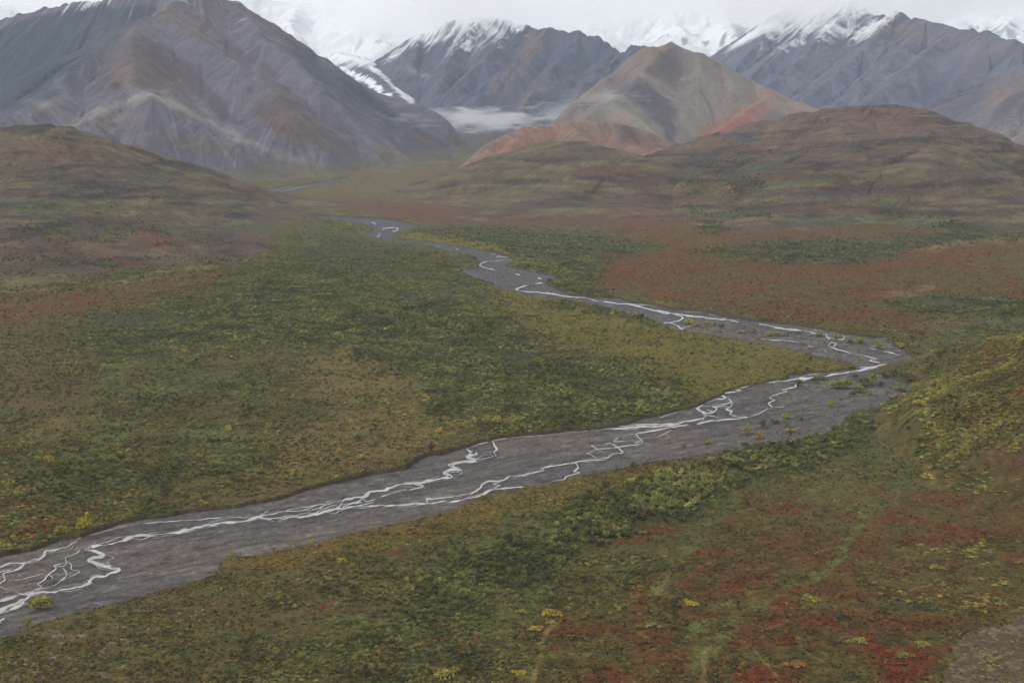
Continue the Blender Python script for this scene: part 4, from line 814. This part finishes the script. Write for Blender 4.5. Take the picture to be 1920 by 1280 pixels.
# low tussocks everywhere, the colour of the ground cover they belong to
def tussocks(n, y0, y1, size):
    px = rng.uniform(-30, 1950, n); py = y0 + (y1 - y0) * rng.uniform(0, 1, n)
    ok = (sdist(RIVER, px, py) < -1.5) ; px, py = px[ok], py[ok]
    x, y = on_ground(px, py); z = height(x, y)
    g_ = ground_h(x, y); ok = z - g_ < 1.0; px, py, x, y, z = (q[ok] for q in (px, py, x, y, z))
    ri = np.clip(np.searchsorted(-pys_g, -py), 0, len(pys_g) - 1); ci = np.clip(np.searchsorted(pxs_g, px), 0, len(pxs_g) - 1)
    kp = (rng.random(len(px)) > TR[ri, ci] * 0.95) & (pad[ri, ci] < 0.5); px, x, y, z, ri, ci = (q[kp] for q in (px, x, y, z, ri, ci))
    c = len(px); col = C_g[ri, ci] * LEAF * (0.45 + 1.15 * rng.random(c) ** 1.3)[:, None] * (1 + rng.normal(size=(c, 3)) * 0.08)
    own = rng.random(c) < 0.22; pk = pick(c, {'g': 4, 'y': 3, 'b': 4, 'G': 3, 'Y': .5, 'r': .8})
    col = np.where(own[:, None], lin(np.array([PAL[q] for q in pk], float)) * LEAF * rng.uniform(0.6, 1.15, c)[:, None], col)
    r = (size[0] + (size[1] - size[0]) * rng.beta(1.4, 3, c)) / 2
    S['x'] += list(x); S['y'] += list(y); S['z'] += list(z); S['r'] += list(r); S['h'] += list(r * rng.uniform(0.5, 1.0, c)); S['v'] += list(rng.integers(0, 9, c)); S['t'] += list(np.clip(col, 0.005, 0.9)); S['k'] += ['t'] * c; S['zone'] += ['tussock'] * c
tussocks(46000, 860, 1290, (0.5, 2.2)); tussocks(30000, 620, 900, (0.8, 3.0)); tussocks(26000, 400, 640, (1.3, 4.2))
for k in S: S[k] = np.array(S[k])

# ---- shrubs one would point at: foot (px, py), width and height in px, leaf colour, form, label
LM = [
 (66,1147,46,32,'y','w','yellow-green willow clump alone on the gravel beside the widest milky stream'),
 (50,1185,24,34,'g','u','tall thin pale green shrub where gravel meets grass at lower left corner'),
 (162,1000,32,30,'Y','w','round golden willow on the cut bank above the thin left stream'),
 (112,1010,26,26,'y','w','yellowish willow just left of the round golden willow on the cut bank'),
 (86,869,26,20,'Y','w','yellow shrub alone in the green grass at far left'),
 (10,916,30,20,'y','w','broad olive-yellow shrub at the left picture edge above the gravel'),
 (429,808,20,16,'Y','w','bright yellow shrub on the left edge of the tan terrace'),
 (570,830,20,15,'G','w','dark green shrub in the middle of the tan terrace'),
 (668,829,30,15,'G','w','dark green spreading willow on the tan terrace above the stream bend'),
 (705,841,17,14,'G','w','small dark green shrub right of the spreading willow on the terrace'),
 (678,863,28,14,'y','w','yellow-topped low willow near the terrace edge'),
 (634,854,18,15,'Y','w','yellow shrub of a close pair on the tan terrace'),
 (647,864,16,16,'g','u','pale green upright shrub beside the yellow one on the tan terrace'),
 (658,797,14,14,'Y','u','small upright yellow shrub high on the tan terrace'),
 (808,848,22,18,'m','w','maroon leafless shrub on the lip of the cut bank'),
 (763,874,18,18,'G','w','dark green shrub hanging over the cut bank at the bend'),
 (826,813,26,15,'Y','w','golden willow above the maroon shrub'),
 (815,827,24,14,'y','w','yellow willow between the golden willow and the maroon shrub'),
 (932,796,24,20,'Y','w','yellow willow at the thicket corner above the narrow cut bank'),
 (898,797,20,14,'G','w','dark green willow left of the thicket corner on tan grass'),
 (681,890,11,9,'Y','w','tiny yellow shrub on the gravel below the cut bank'),
 (631,898,14,10,'Y','w','small yellow shrub at the foot of the left cut bank'),
 (598,893,15,20,'y','u','pale yellow-green upright shrub on the bank top'),
 (1188,880,20,15,'G','w','dark round shrub alone on bare gravel at the near river edge'),
 (583,1027,18,18,'y','u','yellow-green upright shrub at the near gravel edge'),
 (553,1024,12,10,'y','w','small olive shrub just left of the upright one on the near gravel edge'),
 (433,1044,12,10,'Y','w','little yellow shrub on the gravel spit of the near bank'),
 (513,1034,12,10,'o','w','orange shrub on the brown near bank'),
 (638,1062,28,20,'Y','w','yellow willow in the tan grass left of centre foreground'),
 (637,1083,8,13,'Y','u','narrow bright yellow sapling below the yellow willow'),
 (1282,838,11,8,'o','w','small orange shrub on the open gravel'),
 (1325,833,22,10,'g','w','sparse grey-green shrub on open gravel near the thicket'),
 (1404,815,23,16,'y','w','olive-yellow round shrub, largest on the gravel left of the big right thicket'),
 (1422,823,18,12,'o','w','orange-yellow shrub touching the olive-yellow round one on gravel'),
 (1396,838,20,14,'G','w','dark green shrub where the near thicket starts on the gravel'),
 (1433,801,20,12,'G','w','grey-green twiggy shrub on the gravel above the olive-yellow one'),
 (1453,795,18,10,'G','w','dark low shrub right of the grey-green twiggy one'),
 (1479,785,22,11,'y','w','flat yellow-green shrub alone on middle gravel'),
 (1473,801,13,12,'g','w','thin brownish green shrub below the flat yellow-green one'),
 (1484,811,21,9,'Y','w','low yellow shrub on the gravel short of the thicket'),
 (1504,790,9,8,'G','w','tiny dark shrub on the right gravel'),
 (1560,763,17,12,'Y','w','round yellow-green shrub alone on the right gravel flat'),
 (1577,751,8,6,'g','w','very small shrub just above the lone round yellow-green one'),
 (1542,714,23,11,'g','w','green shrub beside the upper stream on the gravel'),
 (1528,717,13,9,'G','w','small dark shrub left of the green one beside the upper stream'),
 (1498,724,18,13,'G','w','dark shrub standing in the fork of the right stream'),
 (1575,731,38,18,'g','w','left shrub of the big green island in the gravel'),
 (1592,731,30,17,'y','w','second shrub of the big gravel island, yellow-green'),
 (1613,737,28,16,'g','w','lowest shrub of the big gravel island'),
 (1624,726,28,18,'G','w','dark middle shrub of the big gravel island'),
 (1640,724,28,18,'y','w','yellowish right shrub of the big gravel island'),
 (1654,726,18,11,'G','w','low dark shrub at the right end of the big gravel island'),
 (1605,711,12,10,'G','w','dark upright shrub behind the big gravel island'),
 (1601,745,16,9,'G','w','small dark shrub in front of the big gravel island'),
 (1633,742,12,8,'g','w','small grey-green shrub in front of the right end of the gravel island'),
 (1679,709,28,17,'G','w','dark green shrub between the gravel island and the right knoll'),
 (1658,708,18,9,'G','w','low dark green shrub left of the one facing the right knoll'),
 (1706,713,32,14,'G','w','broad grey-green shrub at the foot of the right knoll'),
 (1692,734,28,11,'g','w','flat green shrub on gravel below the right knoll'),
 (1725,726,30,11,'y','w','tawny low shrub at the gravel corner under the right knoll'),
 (1737,764,36,18,'Y','w','brightest round yellow willow, at the foot of the right knoll'),
 (1689,654,19,12,'Y','w','yellow round shrub at the far gravel edge before the right knoll'),
 (1616,646,30,10,'y','w','long low olive shrub in the upper gravel near the right end'),
 (1648,655,25,13,'y','w','olive-yellow shrub right of the long low one in the upper gravel'),
 (1597,645,15,8,'b','w','brownish shrub at the left end of the long low olive one'),
 (1566,635,19,8,'y','w','olive shrub touching the stream in the upper gravel'),
 (1537,632,19,8,'g','w','green shrub left of the stream loop in the upper gravel'),
 (1497,627,13,7,'g','w','small green shrub in the upper gravel, between two wider ones'),
 (1479,631,13,7,'g','w','small round shrub right of the double clump in the upper gravel'),
 (1462,631,21,9,'y','w','right half of the double olive clump in the upper gravel'),
 (1446,630,21,9,'y','w','left half of the double olive clump in the upper gravel'),
 (1412,624,20,8,'g','w','green shrub left of the double olive clump'),
 (1392,626,18,7,'y','w','low olive shrub at the left of a green one in the upper gravel'),
 (1421,638,10,7,'o','w','orange tuft on the lower edge of the upper gravel'),
 (1356,617,14,8,'G','w','dark round shrub in the upper gravel'),
 (1340,612,11,8,'g','w','small round shrub left of the dark round one in the upper gravel'),
 (1310,613,20,9,'y','w','lower shrub of the yellow islet in the upper river'),
 (1288,609,26,10,'Y','w','biggest shrub of the yellow islet in the upper river'),
 (1324,609,15,8,'y','w','right shrub of the yellow islet in the upper river'),
 (1327,619,9,6,'Y','w','tiny yellow shrub below the yellow islet'),
 (1609,676,10,7,'y','w','little yellow shrub on gravel above the meadow point tip'),
 (1603,693,20,10,'g','w','green shrub at the very tip of the meadow point'),
 (807,1092,19,15,'G','w','dark round shrub standing apart in the pale grass, centre foreground'),
 (979,1152,24,13,'y','c','bright yellow-green cushion at the top of the red heath'),
 (1035,1157,50,11,'Y','c','long flat yellow cushion across the foot trail top'),
 (1005,1184,32,14,'Y','c','mustard cushion left of the foot trail'),
 (1037,1172,26,11,'y','c','olive-yellow cushion right of the foot trail start'),
 (973,1266,36,15,'Y','c','gold cushion touching the foot trail at the bottom edge'),
 (837,1272,58,22,'y','c','wide yellow-green cushion at the bottom edge left of the foot trail'),
 (1050,1056,24,18,'g','w','pale green round willow left of the first red patch'),
 (680,1182,38,20,'g','w','bright green low willow on tan ground, lower left of centre'),
 (1523,1130,38,12,'y','c','yellow-green cushion alone in the upper red heath'),
 (1610,1211,42,15,'y','c','brightest green cushion in the lower red heath'),
 (1733,1217,38,14,'y','c','green cushion near the gravel pad'),
 (1702,1237,32,15,'g','c','darker green cushion left of the one near the gravel pad'),
 (1295,1137,38,13,'Y','c','mustard cushion at the left tip of the upper red heath'),
 (1760,1070,34,11,'y','c','yellow cushion in the dark heath at right'),
 (1367,1141,30,10,'g','c','olive cushion beside the green swale'),
 (1597,1135,16,9,'g','c','small round green cushion in the middle of the red heath'),
 (1493,1253,48,13,'o','c','orange-yellow cushion among the red heath at the bottom'),
 (1760,898,40,13,'Y','c','yellow cushion at the foot of the right knoll by the pale swale'),
 (1820,905,24,12,'y','c','olive-yellow cushion between the two yellow ones under the right knoll'),
 (1892,920,54,15,'Y','c','wide yellow cushion under the right knoll at the picture edge'),
 (1887,931,36,13,'y','c','green-gold cushion just below the wide yellow one at the right edge'),
 (514,1230,20,18,'y','w','round yellow-green shrub alone on bare tan ground at the bottom'),
 (1565,832,18,12,'Y','c','yellow shrub at the upper end of the near thicket'),
]
FORMS = {'w': (0, 6), 'c': (6, 9), 'u': (9, 11)}
shrubs = []
def put(v, x, y, z, r, h, col, label, group, name):
    o = bpy.data.objects.new(name, PROTO[v].data); sc_col.objects.link(o)
    o.location = (x, y, z); o.rotation_euler = (0, 0, random.uniform(0, 6.28)); o.scale = (r, r, h)
    o['tint'] = [float(c) for c in col]; o['label'] = label; o['category'] = 'shrub'; o['group'] = group
    shrubs.append(o); return o
NAMES = {'w': 'willow_shrub', 'c': 'heath_cushion', 'u': 'upright_shrub'}
for i, (px, py, w, h, k, f, label) in enumerate(LM):
    onbed = bool(sdist(RIVER, np.array([float(px)]), np.array([float(py)]))[0] > 2)
    if px > 1700 and 600 < py < 900:
        ys_ = np.linspace(1100, 600, 400); a = (px - 960) / FPX; xs_ = a * ys_ / CP
        zz = height(xs_, ys_); qx, qy = project(xs_, ys_, zz); j = int(np.argmin(np.abs(qy - py))); x, y, z = xs_[j], ys_[j], zz[j]
    else:
        z = BED_Z if onbed else 0.0
        x, y = (float(v) for v in on_ground(px, py, z)); z = z if onbed else float(ground_h(np.array(x), np.array(y)))
    dist = math.sqrt(x * x + y * y + (HCAM - z) ** 2)
    r = w / 2 * dist / FPX * (1.25 if onbed else 1.05)
    sn = HCAM / dist
    hh = (1.3 if onbed else 1.0) * max(0.4 * r, (h * dist / FPX - 2 * r * sn * 0.55) / math.sqrt(1 - sn * sn)) / {'w': 1.0, 'c': 0.62, 'u': 1.5}[f]
    lo, hi = FORMS[f]
    put(lo + i % (hi - lo), x, y + r * 0.6, z - 0.05, r, min(hh, 1.6 * r), lin(PAL[k]) * LEAF * random.uniform(0.95, 1.1), label, 'willow and birch shrubs of the valley', NAMES[f])
keep_out = np.array([(o.location.x, o.location.y, o.scale[0]) for o in shrubs])
free = np.ones(len(S['x']), bool)
for x, y, r in keep_out: free &= np.hypot(S['x'] - x, S['y'] - y) > r * 1.1
# ---- of the rest, those that show largest are objects too
fx, fy = project(S['x'], S['y'], S['z'])
dist = np.sqrt(S['x'] ** 2 + S['y'] ** 2 + HCAM ** 2)
score = S['r'] * 2 * np.sqrt(np.maximum(S['h'], 0.5 * S['r']) / S['r']) / dist * FPX
score = np.where((fx > 8) & (fx < 1912) & (fy < 1270) & (fy > 20) & free & (S['k'] != 't') & (S['zone'] != 'gravel_tufts') & (S['zone'] != 'hill_scrub'), score, -1)
CAP = {'near_thicket': 95, 'right_knoll': 45, 'near_ground': 40, 'red_heath': 25}
top, seen = [], {}
for i in np.argsort(-score):
    if len(top) >= 300 - len(LM) or score[i] < 0: break
    z_ = S['zone'][i]; seen[z_] = seen.get(z_, 0) + 1
    if seen[z_] <= CAP.get(z_, 30): top.append(i)
CW = {'G': 'dark green', 'g': 'olive green', 'y': 'yellow-green', 'Y': 'golden yellow', 'o': 'orange', 'b': 'brown', 'r': 'red', 's': 'grey-green', 'm': 'maroon'}
ZW = {'far_thicket': 'in the thicket beyond the river', 'meadow_point': 'on the yellowish meadow point', 'left_bank': 'in the grass of the left bank', 'tan_terrace': 'on the terrace above the cut bank', 'near_thicket': 'in the near-bank thicket', 'near_ground': 'on the near grassy bank', 'gold_strip': 'in the golden strip along the near gravel edge', 'red_heath': 'in the red heath', 'gravel_pad': 'on the gravel pad', 'meadow': 'in the meadow below the right knoll', 'right_knoll': 'on the slope of the right knoll', 'far_bank': 'on the far bank', 'far_strip': 'by the far river', 'hill_thicket': 'on the hillside'}
ZX = {z_: (min(fx[j] for j in top if S['zone'][j] == z_) - 1, max(fx[j] for j in top if S['zone'][j] == z_) + 1) for z_ in set(S['zone'][j] for j in top)}
GROUPS = {z_: 'shrubs ' + ZW[z_] for z_ in ZW}
for i in top:
    v = int(S['v'][i]); f = 'w' if v < 6 else 'c' if v < 9 else 'u'
    sz = 'large' if S['r'][i] > 2.7 else 'small' if S['r'][i] < 1.4 else 'medium'
    hr = S['h'][i] / S['r'][i]; form = 'cushion' if f == 'c' else 'upright shrub' if f == 'u' else 'tall willow' if hr > 1.02 else 'spreading willow' if hr < 0.88 else 'round willow'
    z_ = S['zone'][i]; X0, X1 = ZX[z_]; fr = (fx[i] - X0) / (X1 - X0)
    along = 'far left' if fr < 0.12 else 'left part' if fr < 0.37 else 'middle' if fr < 0.62 else 'right part' if fr < 0.86 else 'far right'
    mid = np.median(fy[[j for j in top if S['zone'][j] == z_ and abs(fx[j] - fx[i]) < 90]])
    row = ', front row' if fy[i] > mid + 12 else ', back row' if fy[i] < mid - 12 else ''
    put(v, S['x'][i], S['y'][i], S['z'][i] - 0.05, S['r'][i], S['h'][i], S['t'][i], f"{sz} {CW[S['k'][i]]} {form} {ZW[z_]}, {along}{row}", GROUPS[z_], NAMES[f])
free[top] = False

# ---- the countless rest: one object of instanced shrubs
ok = np.nonzero(free)[0]
me = bpy.data.meshes.new('shrub_cover'); me.vertices.add(len(ok))
me.vertices.foreach_set('co', np.stack([S['x'][ok], S['y'][ok], S['z'][ok] - 0.05], 1).astype(np.float32).ravel())
def attr(n, t, f, arr): a = me.attributes.new(n, t, 'POINT'); a.data.foreach_set(f, np.ascontiguousarray(arr).ravel())
attr('which', 'INT', 'value', S['v'][ok].astype(np.int32))
attr('turn', 'FLOAT_VECTOR', 'vector', np.stack([np.zeros(len(ok)), np.zeros(len(ok)), rng.uniform(0, 6.28, len(ok))], 1).astype(np.float32))
attr('size', 'FLOAT_VECTOR', 'vector', np.stack([S['r'][ok], S['r'][ok], S['h'][ok]], 1).astype(np.float32))
attr('tint', 'FLOAT_VECTOR', 'vector', np.stack(list(S['t'][ok])).astype(np.float32))
cover = bpy.data.objects.new('shrub_cover', me); sc_col.objects.link(cover); cover['kind'] = 'stuff'
pc = bpy.data.collections.new('shrub_kinds')
for i, p in enumerate(PROTO): p.name = 'kind_%02d' % i; pc.objects.link(p)
ng = bpy.data.node_groups.new('scatter_shrubs', 'GeometryNodeTree')
ng.interface.new_socket('Geometry', in_out='INPUT', socket_type='NodeSocketGeometry'); ng.interface.new_socket('Geometry', in_out='OUTPUT', socket_type='NodeSocketGeometry')
gi = ng.nodes.new('NodeGroupInput'); go = ng.nodes.new('NodeGroupOutput')
ci = ng.nodes.new('GeometryNodeCollectionInfo'); ci.inputs['Collection'].default_value = pc; ci.inputs['Separate Children'].default_value = True; ci.inputs['Reset Children'].default_value = True
ip = ng.nodes.new('GeometryNodeInstanceOnPoints'); ip.inputs['Pick Instance'].default_value = True
def na(n, t):
    q = ng.nodes.new('GeometryNodeInputNamedAttribute'); q.data_type = t; q.inputs['Name'].default_value = n; return q.outputs['Attribute']
ng.links.new(gi.outputs[0], ip.inputs['Points']); ng.links.new(ci.outputs[0], ip.inputs['Instance'])
ng.links.new(na('which', 'INT'), ip.inputs['Instance Index']); ng.links.new(na('turn', 'FLOAT_VECTOR'), ip.inputs['Rotation']); ng.links.new(na('size', 'FLOAT_VECTOR'), ip.inputs['Scale'])
ng.links.new(ip.outputs[0], go.inputs[0])
md = cover.modifiers.new('scatter', 'NODES'); md.node_group = ng
print('shrubs', len(S['x']), 'single', len(shrubs))
# ================================================================== LIGHT, AIR, CAMERA
SUN_EL, SUN_AZ = math.radians(42), math.radians(-95)      # from the left
wd = bpy.data.worlds.new('World'); sc.world = wd; wd.use_nodes = True
nt = wd.node_tree; nt.nodes.clear()
out = nt.nodes.new('ShaderNodeOutputWorld')
sky = N(nt, 'ShaderNodeTexSky', sky_type='NISHITA', sun_disc=False, sun_elevation=SUN_EL, sun_rotation=SUN_AZ, altitude=1100.0, dust_density=2.0)
bg1 = N(nt, 'ShaderNodeBackground'); bg1.inputs['Strength'].default_value = 0.08
nt.links.new(sky.outputs['Color'], bg1.inputs['Color'])
# unbroken stratus: pale grey-white, faintly mottled
tc = N(nt, 'ShaderNodeTexCoord'); no = N(nt, 'ShaderNodeTexNoise'); no.inputs['Scale'].default_value = 3.0; no.inputs['Detail'].default_value = 5
mp = N(nt, 'ShaderNodeMapping'); mp.inputs['Scale'].default_value = (1, 1, 4)
nt.links.new(tc.outputs['Generated'], mp.inputs['Vector']); nt.links.new(mp.outputs['Vector'], no.inputs['Vector'])
cr = N(nt, 'ShaderNodeValToRGB'); cr.color_ramp.elements[0].position = 0.3; cr.color_ramp.elements[1].position = 0.7
cr.color_ramp.elements[0].color = (0.90, 0.925, 0.955, 1); cr.color_ramp.elements[1].color = (0.97, 0.985, 1.0, 1)
nt.links.new(no.outputs['Fac'], cr.inputs['Fac'])
bg2 = N(nt, 'ShaderNodeBackground'); bg2.inputs['Strength'].default_value = 0.9
nt.links.new(cr.outputs['Color'], bg2.inputs['Color'])
mx = N(nt, 'ShaderNodeMixShader'); mx.inputs['Fac'].default_value = 0.88
nt.links.new(bg1.outputs[0], mx.inputs[1]); nt.links.new(bg2.outputs[0], mx.inputs[2]); nt.links.new(mx.outputs[0], out.inputs['Surface'])

sl = bpy.data.lights.new('sun', 'SUN'); sl.energy = 1.4; sl.angle = math.radians(12); sl.color = (1.0, 0.96, 0.9)
so = bpy.data.objects.new('sun', sl); sc.collection.objects.link(so)
sd = (math.sin(SUN_AZ) * math.cos(SUN_EL), math.cos(SUN_AZ) * math.cos(SUN_EL), math.sin(SUN_EL))
from mathutils import Vector
so.rotation_euler = Vector((-sd[0], -sd[1], -sd[2])).to_track_quat('-Z', 'Y').to_euler()

def vapour(name, centre, size, density, nscale, thr, soft, seed, ragged=1.5):
    """a bank of cloud: an ellipsoid of uneven density"""
    import bmesh
    bm = bmesh.new(); bmesh.ops.create_icosphere(bm, subdivisions=3, radius=1.0)
    me = bpy.data.meshes.new(name); bm.to_mesh(me); bm.free()
    o = bpy.data.objects.new(name, me); sc.collection.objects.link(o); o.location = centre; o.scale = size; o['kind'] = 'stuff'
    m, nt, out = node_mat(name + '_vapour')
    tc = N(nt, 'ShaderNodeTexCoord'); ln = N(nt, 'ShaderNodeVectorMath', operation='LENGTH'); nt.links.new(tc.outputs['Object'], ln.inputs[0])
    mp = N(nt, 'ShaderNodeMapping'); mp.inputs['Scale'].default_value = nscale; mp.inputs['Location'].default_value = (seed, seed * 2, 0)
    nt.links.new(tc.outputs['Object'], mp.inputs['Vector'])
    no = N(nt, 'ShaderNodeTexNoise'); no.inputs['Scale'].default_value = 1.0; no.inputs['Detail'].default_value = 5; no.inputs['Roughness'].default_value = 0.6
    nt.links.new(mp.outputs['Vector'], no.inputs['Vector'])
    fall = N(nt, 'ShaderNodeMapRange'); fall.inputs['From Min'].default_value = 1.0; fall.inputs['From Max'].default_value = 0.0
    nt.links.new(ln.outputs['Value'], fall.inputs['Value'])
    ad = N(nt, 'ShaderNodeMath', operation='MULTIPLY_ADD'); ad.inputs[1].default_value = ragged; ad.inputs[2].default_value = -ragged / 2
    nt.links.new(no.outputs['Fac'], ad.inputs[0])
    sm = N(nt, 'ShaderNodeMath', operation='ADD'); nt.links.new(ad.outputs[0], sm.inputs[0]); nt.links.new(fall.outputs['Result'], sm.inputs[1])
    mr = N(nt, 'ShaderNodeMapRange', interpolation_type='SMOOTHSTEP'); mr.inputs['From Min'].default_value = thr; mr.inputs['From Max'].default_value = thr + soft; mr.inputs['To Max'].default_value = density
    nt.links.new(sm.outputs[0], mr.inputs['Value'])
    edge = N(nt, 'ShaderNodeMapRange', interpolation_type='SMOOTHSTEP'); edge.inputs['From Min'].default_value = 1.0; edge.inputs['From Max'].default_value = 0.7
    nt.links.new(ln.outputs['Value'], edge.inputs['Value'])
    mu = N(nt, 'ShaderNodeMath', operation='MULTIPLY'); nt.links.new(mr.outputs['Result'], mu.inputs[0]); nt.links.new(edge.outputs['Result'], mu.inputs[1])
    pv = N(nt, 'ShaderNodeVolumePrincipled'); pv.inputs['Color'].default_value = (1.0, 1.0, 1.0, 1); pv.inputs['Anisotropy'].default_value = 0.75
    nt.links.new(mu.outputs[0], pv.inputs['Density']); nt.links.new(pv.outputs[0], out.inputs['Volume'])
    me.materials.append(m)
    return o
def between(p0, p1, Y0, Y1):
    """centre and half-size of the ellipsoid seen between two picture corners, Y0 to Y1 metres away"""
    ym = (Y0 + Y1) / 2; x0, _, z0 = at(p0[0], p0[1], ym); x1, _, z1 = at(p1[0], p1[1], ym)
    return (float(x0 + x1) / 2, ym, float(z0 + z1) / 2), (abs(float(x1 - x0)) / 2, (Y1 - Y0) / 2, abs(float(z0 - z1)) / 2)
for p0, p1, y0, y1, dn, thr, seed, ns in (((720, 190), (1110, 258), 5150, 6100, 0.009, 0.32, 3.1, (3.6, 2.5, 2.6)), ((640, 192), (960, 244), 4950, 5350, 0.004, 0.25, 2.2, (3.0, 2.0, 2.6)), ((950, 180), (1160, 232), 5200, 5600, 0.004, 0.3, 5.9, (3.0, 2.0, 2.6)), ((1010, 160), (1260, 206), 4560, 4860, 0.003, 0.3, 6.4, (3.0, 2.0, 3.0)), ((660, 200), (860, 250), 4250, 4600, 0.0022, 0.3, 9.2, (3.0, 2.0, 3.0))):
    c_, s_ = between(p0, p1, y0, y1)
    vapour('mist', c_, s_, dn, ns, thr, 0.7, seed, 3.2)
for p0, p1, y0, y1, dn, seed in (((400, -180), (1420, 118), 7700, 9400, 0.006, 1.7), ((1100, -190), (2150, 96), 6900, 9500, 0.006, 5.3), ((-320, -160), (340, 50), 7600, 9200, 0.005, 8.9), ((1320, -110), (1680, 84), 6300, 8600, 0.0022, 4.2), ((720, -90), (1040, 92), 6500, 7900, 0.0022, 7.7)):
    c_, s_ = between(p0, p1, y0, y1)
    vapour('cloud', c_, s_, dn, (5.5, 3.0, 2.4), 0.05, 0.6, seed)
HAZE_DENSITY = 3.0e-5
def box(name, lo, hi, mat):
    v = np.array([(x, y, z) for x in (lo[0], hi[0]) for y in (lo[1], hi[1]) for z in (lo[2], hi[2])], np.float32)
    q = np.array([(0, 1, 3, 2), (4, 6, 7, 5), (0, 4, 5, 1), (2, 3, 7, 6), (0, 2, 6, 4), (1, 5, 7, 3)], np.int32)
    return raw_mesh(name, v, q, None, mat, smooth_=False)
mh, nt, out = node_mat('clear_mountain_air')
pv = N(nt, 'ShaderNodeVolumePrincipled'); pv.inputs['Color'].default_value = (0.80, 0.91, 1.0, 1); pv.inputs['Density'].default_value = HAZE_DENSITY; pv.inputs['Anisotropy'].default_value = 0.0
nt.links.new(pv.outputs[0], out.inputs['Volume'])
xs = [v for o in sc.objects if o.type == 'MESH' and o.get('kind') == 'structure' for v in ((np.array([c[:] for c in o.bound_box]))[:, None, :])]
bb = np.concatenate(xs).reshape(-1, 3)
lo, hi = bb.min(0), bb.max(0)
hz = box('haze', (lo[0] - 50, lo[1] - 50, lo[2] - 1.0), (hi[0] + 50, hi[1] + 50, max(hi[2], HCAM) + 30), mh); hz['kind'] = 'stuff'

cd = bpy.data.cameras.new('camera'); cam = bpy.data.objects.new('camera', cd); sc.collection.objects.link(cam)
cd.sensor_fit = 'HORIZONTAL'; cd.sensor_width = 36; cd.lens = 18 / math.tan(HFOV / 2); cd.clip_start = 1.0; cd.clip_end = 60000
cam.location = (0, 0, HCAM); cam.rotation_euler = (math.pi / 2 - PITCH, 0, 0); sc.camera = cam
vs = sc.view_settings; vs.view_transform = 'Standard'; vs.look = 'None'; vs.exposure = 0.5; vs.gamma = 1.0
sc.cycles.max_bounces = 16; sc.cycles.diffuse_bounces = 2; sc.cycles.glossy_bounces = 2; sc.cycles.volume_bounces = 14
sc.cycles.use_denoising = True
